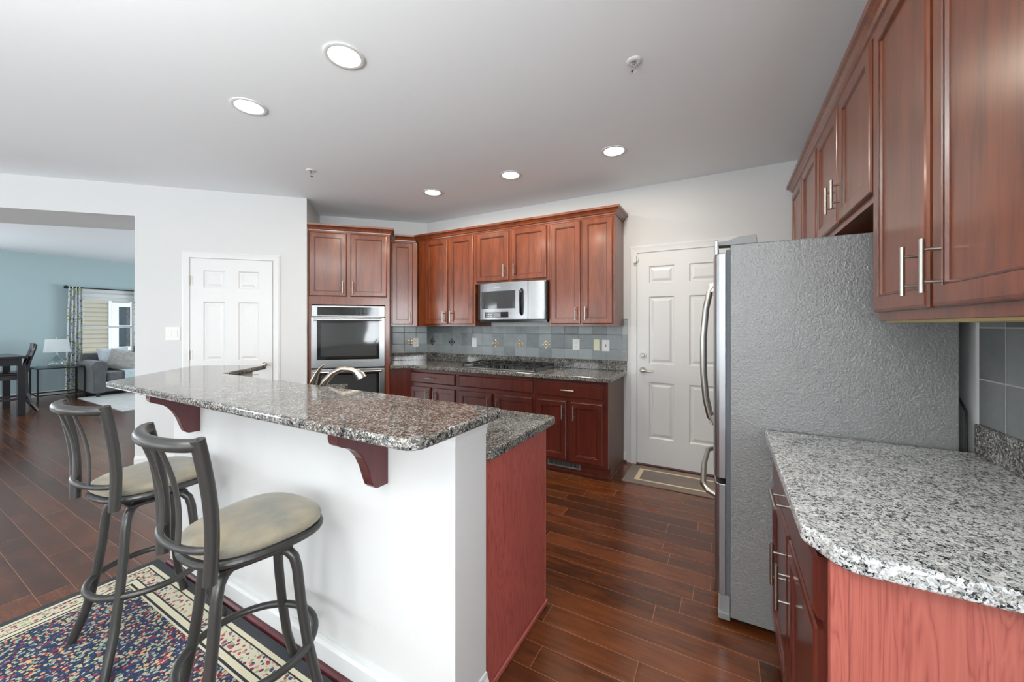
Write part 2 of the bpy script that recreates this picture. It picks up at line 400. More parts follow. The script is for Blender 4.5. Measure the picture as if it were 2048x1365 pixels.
# outer walls of the living room and the wall behind the camera, with window openings
def wall_with_holes(name, mat, axis, pos, thick, lo, hi, holes, label=None):
    b = B()
    def bx(u0, u1, z0, z1):
        if u1-u0 < 1e-4 or z1-z0 < 1e-4: return
        if axis == 'x': b.box(pos, pos+thick, u0, u1, z0, z1)
        else: b.box(u0, u1, pos, pos+thick, z0, z1)
    u = lo
    for (h0, h1, z0, z1) in holes:
        bx(u, h0, 0, CEIL); bx(h0, h1, 0, z0); bx(h0, h1, z1, CEIL); u = h1
    bx(u, hi, 0, CEIL); return struct(b.out(name, mat), label)
WIN = (2.48, 3.34, .62, 2.06)
wall_with_holes('wall_left', 'blue', 'x', XB, -.14, -3.3, 6.3, [(-1.5, .3, .6, 2.1), WIN], 'pale blue living room wall')
wall_with_holes('wall_living_far', 'blue', 'y', 6.2, .12, XB, -3.5, [(-9.1, -5.7, .6, 2.2)])
wall_with_holes('wall_behind', 'wall', 'y', -3.3, .12, XB, XR, [(-10.1, -7.5, .6, 2.2), (-5.2, -3.2, .05, 2.15), (-2.3, -.3, .85, 2.15)])
b = B(); b.box(-3.7, -3.6, YW+.12, 6.2, 0, CEIL); struct(b.out('wall_living_right', 'blue'))
# window frames behind the camera (seen only as reflections); unseen living room windows are added for brightness
def plain_window(n, x0, x1, z0, z1, y, nb, blinds=False):
    b = B()
    for x in [x0+(x1-x0)*i/nb for i in range(nb+1)]: b.box(x-.03, x+.03, y-.04, y+.04, z0, z1)
    b.box(x0, x1, y-.04, y+.04, z0, z0+.05); b.box(x0, x1, y-.04, y+.04, z1-.05, z1); b.box(x0, x1, y-.03, y+.03, (z0+z1)/2-.02, (z0+z1)/2+.02)
    if blinds:
        z = z0+.06
        while z < z1-.05: b.box(x0+.03, x1-.03, y+.06, y+.075, z, z+.018); z += .05
    struct(b.out(n, 'trimw'))
plain_window('window_2', -5.2, -3.2, .05, 2.15, -3.24, 2)
plain_window('window_3', -2.3, -.3, .85, 2.15, -3.24, 2, True)
plain_window('added_window_4', -10.1, -7.5, .6, 2.2, -3.24, 3)
plain_window('added_window_5', -9.1, -5.7, .6, 2.2, 6.26, 3)

wall_with_holes('wall_right', 'wall', 'x', XR, .12, -3.3, YW, [(-2.25, -.35, .85, 2.15)])
b = B()
for y in (-2.22,-1.3,-.38): b.box(XR+.03,XR+.09,y-.03,y+.03,.85,2.15)
for z in (.87,1.5,2.13): b.box(XR+.03,XR+.09,-2.25,-.35,z-.02,z+.02)
struct(b.out('window_6', 'trimw'))
# baseboards
def baseboard(name, path, side=1, h=.1, mat='trimw', t=.013):
    b = B(); b.sweep(path, [(0,0),(t,0),(t,h*.78),(t*.6,h*.86),(t*.45,h),(0,h)], side); return struct(b.out(name, mat))
baseboard('baseboard_pantry', [AB(-2.503,BP), AB(-2.125,BP)])
b = B(); b.box(XB, XB+.015, -3.1, 6.1, 0, .11); struct(b.out('baseboard_left', 'trimw'))
baseboard('baseboard_back', [(-.893,YW), (-.862,YW)])
b = B(); b.box(-.893, -.862, YW-.03, YW-.013, 0, .02); struct(b.out('trim_7', 'cherryb'))

# six-panel doors
def six_panel(name, w, h, rowz, parent_loc, rotz, panels_x, t=.035, label=None):
    root = thing(name, label, 'door', parent_loc, rotz); root['kind'] = 'structure'; del root['category']
    b = B(); cells = [(x0, x1, z0, z1) for x0, x1 in panels_x for z0, z1 in rowz]
    xs = sorted({0., w} | {v for p in panels_x for v in p}); zs = sorted({.0, h} | {v for p in rowz for v in p})
    for i in range(len(xs)-1):
        for j in range(len(zs)-1):
            x0, x1, z0, z1 = xs[i], xs[i+1], zs[j], zs[j+1]
            if (x0, x1, z0, z1) in cells:
                b.rings(x0, x1, z0, z1, [(0,0), (.004,.0), (.014,.010), (.026,.010), (.048,.003)])
            else:
                v = [b.bm.verts.new(p) for p in ((x0,0,z0),(x1,0,z0),(x1,0,z1),(x0,0,z1))]; b.bm.faces.new(v)
    bmesh.ops.remove_doubles(b.bm, verts=b.bm.verts[:], dist=1e-5)
    # sides and back
    v = [b.bm.verts.new(p) for p in ((0,0,0),(w,0,0),(w,0,h),(0,0,h),(0,t,0),(w,t,0),(w,t,h),(0,t,h))]
    for f in ((0,4,5,1),(1,5,6,2),(2,6,7,3),(3,7,4,0),(4,7,6,5)): b.bm.faces.new([v[i] for i in f])
    b.out('door_slab', 'trimw', root, fix=False)
    return root
def casing(name, x0, x1, z1, wdt, loc, rotz, depth=.02):
    b = B(); prof = [(0,0),(wdt,0),(wdt,.014),(wdt-.012,.02),(wdt*.55,.016),(.014,.012),(.004,.012),(0,.006)]
    # frame as three mitred boards (u outward from opening, y toward viewer)
    for a in (0,):
        rows = []
        for (px, pz, mx, mz) in ((x0,0,-1,0),(x0,z1,-1,1),(x1,z1,1,1),(x1,0,1,0)):
            rows.append([b.bm.verts.new((px+mx*o, -d, pz+mz*o)) for o, d in prof])
        k = len(prof)
        for A, D in zip(rows, rows[1:]):
            for j in range(k): b.bm.faces.new((A[j], A[(j+1)%k], D[(j+1)%k], D[j]))
        b.bm.faces.new(rows[0]); b.bm.faces.new(rows[-1][::-1])
    return struct(b.out(name, 'trimw', loc=loc, rotz=rotz))
R45 = PI/4
# pantry door: a from -2.045 to -1.325
ax, ay = AB(-2.045, BP-.012)
d1 = six_panel('door_1', .72, 2.03, [(.26,.86),(.998,1.603),(1.733,1.92)], (ax, ay, .008), R45, [(.106,.3),(.41,.6)], t=.012, label='white six-panel pantry door')
for z in (.25, 1.066, 1.811):
    b = B(); b.cyl((-.006,-.006,z-.045), (-.006,-.006,z+.045), .007); b.box(-.002, .02, -.003, 0, z-.045, z+.045); b.out('hinge', 'nickel', d1)
b = B(); b.cyl((.665,0,.955), (.665,-.035,.955), .012); b.lathe([(.001,0),(.018,.004),(.026,.018),(.024,.034),(.012,.044),(.001,.046)], (0,0,0))
bmesh.ops.transform(b.bm, matrix=Matrix.Translation((.665,-.03,.955)) @ Matrix.Rotation(PI/2,4,'X'), verts=b.bm.verts[-168:])
b.out('knob', 'nickel', d1, smooth=True)
px, py = AB(-2.053, BP); casing('trim_1', 0, .736, 2.046, .062, (px, py, 0), R45)
# garage entry door in the back wall
d2 = six_panel('door_2', .905, 2.05, [(.25,.80),(.97,1.63),(1.75,1.925)], (-.757, YW-.02, .022), 0, [(.105,.34),(.46,.77)], t=.02, label='white six-panel entry door beside the refrigerator')
for z, nm in ((1.055, 'deadbolt'), (.91, 'lever_handle')):
    b = B(); b.cyl((.052,0,z), (.052,-.012,z), .031, 24); b.cyl((.052,-.012,z), (.052,-.024,z), .021, 24, .017)
    if nm == 'lever_handle':
        b.cyl((.052,-.02,z), (.052,-.055,z), .011); b.tube([(.052,-.052,z),(.09,-.056,z-.004),(.13,-.054,z-.006),(.155,-.05,z)], [.011,.009,.007,.006])
    else: b.box(.049,.055,-.028,-.02,z-.012,z+.012)
    b.out(nm, 'nickel', d2, smooth=True)
casing('trim_2', -.764, .156, 2.082, .068, (0, YW, 0), 0)
b = B(); b.box(-.764, .156, YW-.045, YW+.0, 0, .018); b.box(-.76,.15,YW-.018,YW,.018,.03); struct(b.out('trim_3', 'cherryb'))
b = B(); b.box(-.79, -.765, YW-.045, YW-.02, 1.985, 2.05); b.box(-.762,-.745,YW-.04,YW-.02,2.0,2.04); b.out('sensor', 'white_pl'); tag(bpy.data.objects['sensor'], 'small white contact sensor at the top left corner of the entry door', 'sensor')

# ------------------------------------------------------------------ cabinets
DT = .02
def handle(parent, x, z, vertical=True, L=.13, so=.034, y=-DT, r=.006):
    b = B(); h = L/2; c = L*.3
    if vertical:
        b.cyl((x,y-so,z-h), (x,y-so,z+h), r, 14)
        for s in (-c, c): b.cyl((x,y+.001,z+s), (x,y-so,z+s), r*.72, 12)
    else:
        b.cyl((x-h,y-so,z), (x+h,y-so,z), r, 14)
        for s in (-c, c): b.cyl((x+s,y+.001,z), (x+s,y-so,z), r*.72, 12)
    return b.out('handle', 'nickel', parent, smooth=True, fix=True)
def door(parent, x0, x1, z0, z1, mat='cherry', hx=None, hz=None, rail=.052, L=.13):
    b = B(); b.rings(x0, x1, z0, z1, [(0,0),(0,-.012),(.004,-.0175),(.010,-DT),(rail,-DT),(rail+.002,-.0165),(rail+.008,-.0165),(rail+.011,-.010)])
    o = b.out('door', mat, parent)
    bb = B(); R = rail+.0022   # dark glaze line around the recessed panel
    for (a0,a1,c0,c1) in ((x0+R,x0+R+.004,z0+R,z1-R),(x1-R-.004,x1-R,z0+R,z1-R),(x0+R,x1-R,z0+R,z0+R+.004),(x0+R,x1-R,z1-R-.004,z1-R)): bb.box(a0,a1,-.0175,-.0165,c0,c1)
    bb.out('panel_bead', 'bead', o)
    if hx is not None: handle(o, hx, hz, L=L)
    return o
def drawer(parent, x0, x1, z0, z1, mat='cherryb', hd=True, L=.13):
    b = B(); b.rings(x0, x1, z0, z1, [(0,0),(0,-.012),(.005,-.015),(.012,-DT)])
    o = b.out('drawer', mat, parent)
    if hd: handle(o, (x0+x1)/2, (z0+z1)/2, False, L)
    return o
def carcass(parent, x0, x1, z0, z1, depth, mat, toe=False, bottom=None):
    b = B()
    if toe: b.box(x0, x1, 0, depth, .105, z1); b.box(x0, x1, .072, depth, 0, .1049)
    else: b.box(x0, x1, 0, depth, z0, z1)
    return b.out('cabinet_body', mat, parent, bevel=.0015)

# upper cabinets on the back wall (face plane Y=3.574, doors proud to 3.554)
YU = 3.574; DU = YW-YU-.001
def upper(name, label, x0, x1, z0, z1, doors, hz, mat='cherry', group='cherry wall cabinets of the range wall'):
    r = thing(name, label, 'cabinet', (x0, YU, 0), 0, None)
    carcass(r, 0, x1-x0, z0, z1, DU, mat)
    for i, (a, c, hx) in enumerate(doors): door(r, a-x0, c-x0, z0+.022, z1-.03, mat, hx-x0 if hx else None, hz)
    return r
upper('wall_cabinet', 'tall cherry wall cabinet with two doors left of the microwave', -3.316, -2.467, 1.36, 2.42,
      [(-3.196,-2.858,-2.90),(-2.826,-2.493,-2.79)], 1.47)
upper('wall_cabinet', 'short cherry wall cabinet with two doors directly above the microwave', -2.466, -1.562, 1.83, 2.42,
      [(-2.441,-2.03,-2.075),(-1.995,-1.586,-1.95)], 1.955)
upper('wall_cabinet', 'tall cherry wall cabinet with two doors right of the microwave', -1.561, -.897, 1.36, 2.42,
      [(-1.54,-1.228,-1.268),(-1.208,-.915,-1.17)], 1.485)
# angled single-door corner cabinet: face b=4.918
rx, ry = AB(-.149, 4.918)
r = thing('wall_cabinet', 'narrow single-door cherry corner wall cabinet beside the oven cabinet', 'cabinet', (rx, ry, 0), R45)
b = B(); b.prism([(0,0),(.315,0),(.452,.137),(.452,.300),(.0,.300)], 1.36, 2.42); b.out('cabinet_body', 'cherry', r, bevel=.0015)
door(r, .012, .262, 1.382, 2.39, 'cherry', .225, 1.47)
# crown mouldings
cp = [(0,0),(.006,0),(.008,.012),(.016,.016),(.022,.03),(.034,.046),(.046,.052),(.048,.072),(0,.072)]
def crown(name, label, path, z, side=1, k=1.):
    b = B(); b.sweep(path, [(o*k, z+h) for o, h in cp], side); return tag(b.out(name, 'cherry'), label, 'crown molding')
p1 = (-3.346, YU)
crown('crown_molding', 'cherry crown molding running above the corner cabinet and the range wall cabinets',
      [AB(-.098,4.918), (-3.364+.0, YU), (-.896, YU), (-.896, YW-.002)], 2.408)
# double oven tall cabinet: face b=4.608, a -1.0..-.155
OA0, OA1, OB = -.998, -.152, 4.608
rx, ry = AB(OA0, OB)
r = thing('oven_cabinet', 'tall cherry cabinet built around the double wall oven', 'cabinet', (rx, ry, 0), R45)
W = OA1-OA0
b = B(); b.box(0,W,0,BO-OB-.002,1.60,2.42); b.box(0,W,0,BO-OB-.002,.105,.245); b.box(0,W,.07,BO-OB-.002,0,.1049)
b.box(0,.038,0,BO-OB-.002,.245,1.60); b.box(W-.05,W,0,BO-OB-.002,.245,1.60); b.box(.038,W-.05,BO-OB-.03,BO-OB-.002,.245,1.6)
b.out('cabinet_body', 'cherry', r, bevel=.0015)
door(r, .012, .392, 1.69, 2.39, 'cherry', .355, 1.79); door(r, .43, .815, 1.69, 2.39, 'cherry', .46, 1.79)
crown('crown_molding', 'cherry crown molding on top of the tall oven cabinet', [AB(OA0,OB), AB(OA1+.001,OB), AB(OA1+.001,BO-.002)], 2.408)
# oven unit
r = thing('wall_oven', 'stainless double wall oven with dark glass doors', 'oven', (AB(-.960+.0,OB)[0], AB(-.960,OB)[1], 0), R45)
OW = .756
b = B(); b.box(.006, OW-.006, 0.001, .56, .26, 1.58); b.out('oven_body', 'blackm', r)
b = B(); b.box(0, OW, -.022, -.0, 1.468, 1.588); cpn = b.out('control_panel', 'steel', r, bevel=.003)
b = B(); b.box(.058, .698, -.0245, -.022, 1.478, 1.572); b.out('touch_panel', 'darkglass', cpn, bevel=.001)
b = B(); b.box(.34, .425, -.0262, -.0246, 1.487, 1.56); b.out('display', 'screen', cpn)
for i in range(5):
    for j in range(3):
        b = B(); b.box(.455+i*.042, .465+i*.042, -.0258, -.0246, 1.492+j*.027, 1.496+j*.027); b.out('key', 'greypl', cpn)
def odoor(z0, z1):
    b = B(); t = -.035
    # steel frame around the glass
    gx0, gx1, gz0, gz1 = .058, OW-.058, z0+.085, z1-.015
    for q in ((0,gx0,z0,z1),(gx1,OW,z0,z1),(gx0,gx1,z0,gz0),(gx0,gx1,gz1,z1)): b.box(q[0],q[1],t,-.002,q[2],q[3])
    bmesh.ops.remove_doubles(b.bm, verts=b.bm.verts[:], dist=1e-5)
    d = b.out('oven_door', 'steel', r, bevel=.002)
    b = B(); b.box(gx0,gx1,t+.003,t+.012,gz0,gz1); g = b.out('door_glass', 'darkglass', d)
    b = B(); b.box(gx0+.035,gx1-.03,t+.0018,t+.003,gz0+.04,gz1-.048); b.out('window', 'midglass', g)
    b = B(); hz = z1-.024
    b.tube([(.03,t-.045,hz),(OW-.03,t-.045,hz)], .0145, 16)
    for x in (.055, OW-.055): b.box(x-.012, x+.012, t-.04, t, hz-.01, hz+.01)
    b.out('handle', 'chrome', d, bevel=.002, smooth=True)
odoor(.905, 1.458); odoor(.275, .885)
# microwave
MX0, MX1 = -2.40, -1.575
r = thing('microwave', 'stainless over-the-range microwave under the short wall cabinet', 'microwave', (MX0, 3.53, 0), 0)
w_ = MX1-MX0
b = B(); b.box(0-.0, w_+.01, .0, YW-3.53-.002, 1.43, 1.828); b.out('microwave_body', 'blackm', r, bevel=.004)
b = B(); b.box(.01, w_, .02, .34, 1.408, 1.4299); b.box(.1,.35,.05,.2,1.402,1.408); b.box(.45,.7,.05,.2,1.402,1.408); b.out('vent_base', 'black', r)
b = B(); xs = .64
def bow(x): return -.055*math.sin(PI*min(max((x)/w_,0),1))**.55 - .0
def bowed(b, x0, x1, z0, z1, off, n=14):
    fr = []; 
    for i in range(n+1):
        x = x0+(x1-x0)*i/n; y = bow(x)
        fr.append([b.bm.verts.new((x, y+off, z0)), b.bm.verts.new((x, y+off, z1)), b.bm.verts.new((x, .0, z1)), b.bm.verts.new((x, .0, z0))])
    for A, D in zip(fr, fr[1:]):
        for k in range(4): b.bm.faces.new((A[k], A[(k+1)%4], D[(k+1)%4], D[k]))
    b.bm.faces.new(fr[0]); b.bm.faces.new(fr[-1][::-1])
bowed(b, .0, xs, 1.432, 1.822, -.004); md_ = b.out('microwave_door', 'steel', r, bevel=.003)
b = B(); bowed(b, xs+.004, w_, 1.432, 1.822, -.004); b.out('side_panel', 'steel', r, bevel=.003)
b = B(); bowed(b, .06, .50, 1.548, 1.735, -.0055); b.out('window', 'midglass', md_, bevel=.001)
b = B(); bowed(b, .115, .42, 1.452, 1.512, -.0055); kp = b.out('control_panel', 'black', md_)
b = B(); bowed(b, .235, .325, 1.458, 1.506, -.0062); b.out('display', 'greypl', kp)
b = B()
for i in range(3):
    for j in range(2): bowed(b, .135+i*.03, .149+i*.03, 1.465+j*.022, 1.471+j*.022, -.0062, 1)
b.out('key_markings', 'white_pl', kp)
b = B(); bowed(b, .235, .325, 1.765, 1.785, -.0058); b.out('badge', 'nickel', md_)
b = B(); hx = .575; b.tube([(hx, bow(hx)-.004, 1.745),(hx, bow(hx)-.03,1.725),(hx,bow(hx)-.038,1.63),(hx,bow(hx)-.03,1.50),(hx,bow(hx)-.004,1.48)], [.012,.014,.015,.014,.012], 14)
b.out('handle', 'black', md_, smooth=True)

# base cabinets on the back wall: face Y=3.302+.02
YBF = 3.33; ZB = .872
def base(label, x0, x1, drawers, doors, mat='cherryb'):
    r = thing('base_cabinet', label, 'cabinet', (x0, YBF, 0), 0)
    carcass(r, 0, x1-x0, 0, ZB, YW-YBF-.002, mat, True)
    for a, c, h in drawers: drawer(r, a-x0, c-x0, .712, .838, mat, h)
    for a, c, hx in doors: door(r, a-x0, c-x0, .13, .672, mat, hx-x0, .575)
    return r
base('dark cherry base cabinet with one drawer over two doors left of the cooktop', -3.2105, -2.531, [(-3.202,-2.555,True)], [(-3.202,-2.895,-2.94),(-2.865,-2.555,-2.83)])
base('dark cherry base cabinet with a plain false drawer front below the cooktop', -2.53, -1.602, [(-2.507,-1.627,False)], [(-2.507,-2.08,-2.12),(-2.05,-1.627,-2.01)])
r = base('dark cherry base cabinet at the right end with a floor register in its toe kick', -1.601, -.897, [(-1.577,-.937,True)], [(-1.577,-1.277,-1.31),(-1.238,-.937,-1.2)])
b = B(); b.box(0,.704,.055,.0719,0,.022); b.box(.704,.718,.055,.575,0,.022); b.out('shoe_molding', 'cherryb', r)
b = B(); b.box(.704,.708,-.0,.575,.105,ZB); b.box(.704,.708,.072,.575,0,.105); b.out('side_panel', simple('cabinet_side_laminate', (110,84,72), .45), r)
# angled corner base
rx, ry = AB(-.149, 4.625)
r = thing('base_cabinet', 'dark cherry angled corner base filler beside the double oven', 'cabinet', (rx, ry, 0), R45)
b = B(); b.prism([(0,0),(.232,0),(.636,.404),(.45,.592),(0,.592)], .105, ZB); b.prism([(0,.07),(.2,.07),(.59,.42),(.44,.59),(0,.59)], 0, .1049); b.out('cabinet_body', 'cherryb', r, bevel=.0015)

# range countertop with its granite upstand
r = thing('countertop', 'speckled granite countertop along the range wall holding the cooktop', 'countertop', (0,0,0))
c0 = AB(-.147, 4.575); c1 = AB(-.147, BO-.003)
k0 = (c0[0]+.11*q2+.0, c0[1]+.11*q2)
ctp = rounded([c0, (-3.22, 3.262), (-.862, 3.262), (-.862, YW-.001), (-3.475, YW-.001), c1], [0,.05,.02,0,0,0])
b = B(); b.prism(ctp, ZB+.002, .914); b.out('slab', 'granite', r, bevel=.008, seg=3)
b = B(); b.prism([(-3.468,YW-.001),(-.862,YW-.001),(-.862,YW-.022),(-3.46,YW-.022)], .9142, 1.012)
b.prism([c1, (-3.47,YW-.003), (-3.461,YW-.024), (c1[0]+.02*q2*1, c1[1]-.02*q2)], .9142, 1.012)
b.out('upstand', 'granite', r, bevel=.003)
# slate backsplash
r = thing('backsplash', 'grey slate tile backsplash along the range wall with diamond mosaic insets', 'backsplash', (0,0,0))
b = B(); b.box(-3.474, -.855, YW-.010, YW-.0005, 1.0125, 1.3595); b.box(-.895,-.855,YW-.010,YW-.0005,1.3595,1.432); b.out('tile_field', 'tile', r)
cw = AB(-.147, BO)
b = B(); b.box(0, .445, -.010, -.0005, 1.0125, 1.3595); b.out('tile_field', 'tile', r, loc=(cw[0], cw[1], 0), rotz=R45)
def diamond(parent, x, y, z, rotz, dark):
    b1 = B(); b2 = B(); s = .0185
    for i in range(3):
        for j in range(3):
            cx, cz = (i-j)*s*.72*1.35, (i+j-2)*s*.72*1.35
            bb = b1 if (i+j) % 2 == 0 else b2
            vs = bb.box(-s*.42, s*.42, -.006, 0, -s*.42, s*.42, Matrix.Translation((cx, 0, cz)) @ Matrix.Rotation(PI/4, 4, 'Y'))
    o = b1.out('diamond_inset', 'black' if dark else 'tin', parent, bevel=.0015, loc=(x, y, z), rotz=rotz)
    b2.out('gold_pieces', 'gold', o, bevel=.0015)
for x, dk in ((-3.379,1),(-3.056,1),(-2.399,0),(-2.072,0),(-1.742,0)): diamond(r, x, YW-.0101, 1.158, 0, dk)
p = AB(.09, BO-.0101); diamond(r, p[0], p[1], 1.155, R45, 1)
# wall plates
def plate(name, label, cat, loc, rotz, mat='white_pl', kind='duplex', w=.074, h=.118):
    r = thing(name, label, cat, loc, rotz)
    b = B(); b.box(-w/2,w/2,-.007,0,-h/2,h/2); b.out('cover_plate', mat, r, bevel=.003)
    if kind == 'duplex':
        for z in (-.022,.022):
            b = B(); b.cyl((0,-.0071,z),(0,-.0095,z),.0165,20); s = b.out('socket', mat, r)
            b = B(); b.box(-.008,-.0055,-.0102,-.0096,z-.005,z+.006); b.box(.0055,.008,-.0102,-.0096,z-.005,z+.006); b.cyl((0,-.0096,z-.009),(0,-.0102,z-.009),.0025,8); b.out('slots', 'blackm', s)
    elif kind == 'rocker':
        n = 2 if w > .1 else 1
        for i in range(n):
            x = (i-(n-1)/2)*.046; b = B(); b.box(x-.0165,x+.0165,-.0105,-.0071,-.033,.033); b.out('rocker', mat, r, bevel=.002)
    elif kind == 'toggle':
        b = B(); b.box(-.005,.005,-.018,-.0071,-.012,.012); b.out('toggle', 'greypl', r, bevel=.001)
    else:
        for z in (.042,-.042):
            b = B(); b.cyl((0,-.0071,z),(0,-.0082,z),.003,10); b.out('screw', 'greypl', r)
    return r
yo = YW-.0101
plate('wall_outlet', 'white double outlet in the backsplash right of the cooktop', 'outlet', (-1.391,yo,1.166), 0, w=.08)
plate('blank_plate', 'almond blank plate between the two white plates on the backsplash', 'wall plate', (-1.169,yo,1.166), 0, 'almond', 'blank', w=.062)
plate('wall_switch', 'white toggle switch nearest the right end of the backsplash', 'switch', (-1.072,yo,1.163), 0, kind='toggle', w=.08)
plate('wall_switch', 'white rocker switch in the backsplash just left of the cooktop', 'switch', (-2.707,yo,1.159), 0, kind='rocker')
p = AB(.156, BO-.0101); plate('wall_outlet', 'white outlet on the angled backsplash by the oven cabinet', 'outlet', (p[0],p[1],1.147), R45)
p = AB(-2.194, BP); plate('wall_switch', 'white double rocker switch on the wall left of the pantry door', 'switch', (p[0],p[1],1.287), R45, kind='rocker', w=.122, h=.135)
# cooktop
CX0, CX1, CY0, CY1 = -2.49, -1.61, 3.325, 3.845
r = thing('cooktop', 'five-burner gas cooktop with black grates on a steel tray', 'cooktop', ((CX0+CX1)/2, (CY0+CY1)/2, .9145), 0)
hx, hy = (CX1-CX0)/2, (CY1-CY0)/2
b = B(); b.prism(rounded([(-hx,-hy),(hx,-hy),(hx,hy),(-hx,hy)], .02), 0, .014); b.out('tray', 'steel', r, bevel=.005)
for (x, y, rr) in ((-.31,-.12,.04),(-.31,.14,.03),(0,.1,.055),(.31,-.12,.03),(.31,.14,.04)):
    b = B(); b.lathe([(rr*1.3,0),(rr*1.3,.006),(rr,.01),(rr,.018),(rr*.85,.024),(.001,.024)], (x,y,.0141)); b.out('burner', 'iron', r, smooth=False)
for gx in (-.295, 0, .295):
    b = B(); gw = .138; g0 = -hy+.035 if abs(gx) > .1 else -hy+.15; g1 = hy-.03; z = .046; t = .0065
    for y in (g0, g1): b.box(gx-gw,gx+gw,y-t,y+t,z-.008,z+.004)
    for x in (gx-gw, gx+gw): b.box(x-t,x+t,g0,g1,z-.008,z+.004)
    for y in ([-.12,.14] if abs(gx) > .1 else [.1]):
        for a in range(4):
            dx, dy = math.cos(a*PI/2), math.sin(a*PI/2); L = gw if a%2 == 0 else .12
            b.box(*sorted((gx+dx*.022-abs(dy)*t*.7, gx+dx*(L-.004)+abs(dy)*t*.7)), *sorted((y+dy*.022-abs(dx)*t*.7, y+dy*min(L,.10)+abs(dx)*t*.7)), z-.004, z+.008)
    for x in (gx-gw, gx+gw):
        for y in (g0, g1): b.box(x-.007,x+.007,y-.007,y+.007,.0142,z)
    b.out('grate', 'iron', r, bevel=.001)
for i, x in enumerate((-.1,-.05,0,.05,.1)):
    y = -hy+.055+(.035 if i%2 else 0); b = B(); b.lathe([(.019,0),(.019,.006),(.0155,.008),(.014,.028),(.001,.029)], (x,y,.0141), 18); b.box(x-.002,x+.002,y-.012,y+.012,.043,.046); b.out('knob', 'black', r)
# floor register in toe kick
r = thing('floor_register', 'slatted metal air register set in the toe kick at the end cabinet', 'vent', (-1.50, 3.402, 0), 0)
b = B(); b.box(0,.33,-.010,0,.03,.042); b.box(0,.33,-.010,0,.09,.102); b.box(0,.014,-.010,0,.042,.09); b.box(.316,.33,-.010,0,.042,.09); b.out('frame', 'register', r, bevel=.001)
b = B()
for i in range(22): b.box(.02+i*.0135,.024+i*.0135,-.008,0,.042,.09)
b.out('slats', 'register', r)
b = B(); b.box(.014,.316,-.002,0,.042,.09); b.out('backing', 'blackm', r)

# ------------------------------------------------------------------ PENINSULA
HW0, HW1, HT = .982, 1.165, 1.037
b = B(); b.prism([(-.757,HW0),(-.757,HW1),(-2.70,HW1),(-2.98,1.50),(-3.11,1.37),(-2.79,HW0)], 0, HT); struct(b.out('wall_peninsula', 'halfwall', bevel=.002), 'white half wall under the raised bar')
pth = [(-3.10,1.36),(-2.79,HW0),(-.757,HW0),(-.757,HW1-.002)]
b = B(); b.sweep(pth, [(0,0),(.014,0),(.014,.085),(.008,.098),(.006,.115),(0,.115)]); struct(b.out('baseboard_peninsula', 'trimw'))
b = B(); b.sweep(pth[:3]+[(-.757,HW0+.0)][:0], [(.0142,0),(.034,0),(.031,.012),(.024,.02),(.0142,.022)]); struct(b.out('trim_4', 'corbel'))
b = B(); b.sweep(pth, [(0,HT-.06),(.004,HT-.06),(.006,HT-.04),(.012,HT-.02),(.014,HT),(0,HT)]); struct(b.out('trim_5', 'trimw'))
bar = rounded([(-.69,.728),(-.69,1.185),(-2.725,1.205),(-3.03,1.625),(-3.455,1.325),(-2.865,.720)], [.06,.04,0,.02,.05,.03])
b = B(); b.prism(bar, HT+.001, 1.07); tag(b.out('raised_countertop', 'granite', bevel=.009, seg=3), 'raised speckled granite bar top with rounded corners on the white half wall', 'countertop')
def corbel(x, label):
    r = [( HW0-.0005,1.036),(HW0-.0005,.80),(HW0-.045,.80),(HW0-.056,.803),(HW0-.068,.815),(HW0-.079,.845),(HW0-.092,.885),(HW0-.11,.922),(HW0-.132,.95),(HW0-.16,.968),(HW0-.19,.98),(HW0-.205,.99),(HW0-.21,1.005),(HW0-.21,1.036)]
    b = B(); b.prismX(r, x-.045, x); o = b.out('corbel', 'corbel', bevel=.003); tag(o, label, 'bracket', 'wooden brackets under the bar top')
corbel(-2.469, 'dark cherry scroll bracket under the far left part of the bar top')
corbel(-1.055, 'dark cherry scroll bracket under the bar top near its right corner')
# island cabinets and lower counter
r = thing('island_cabinet', 'cherry peninsula cabinet with a wood-grain end panel beside the white half wall', 'cabinet', (-.78, 1.1665, 0), 0)
b = B(); isl = [(0,0),(0,.555),(-1.63,.555),(-1.80,.72),(-2.19,.33),(-1.935,.001)]
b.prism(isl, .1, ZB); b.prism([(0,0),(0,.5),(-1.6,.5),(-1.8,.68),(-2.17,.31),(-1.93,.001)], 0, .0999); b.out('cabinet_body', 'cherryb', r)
b = B(); b.box(.0005,.006,.001,.556,.001,ZB); b.out('end_panel', 'endp', r)
b = B(); b.box(-.004,.008,.552,.562,.001,ZB); b.out('corner_strip', 'endr', r, bevel=.001)
b = B(); b.box(.0062,.018,.003,.562,0,.022); b.out('shoe_molding', 'endr', r, bevel=.004)
lc = rounded([(-.738,1.17),(-.738,1.782),(-2.39,1.782),(-2.57,1.99),(-3.03,1.53),(-2.735,1.17)], [.02,.03,.03,.03,0,0])
b = B(); b.prism(lc, ZB+.002, .914); r = b.out('countertop', 'granite', bevel=.008, seg=3); tag(r, 'lower speckled granite counter of the peninsula behind the raised bar', 'countertop')
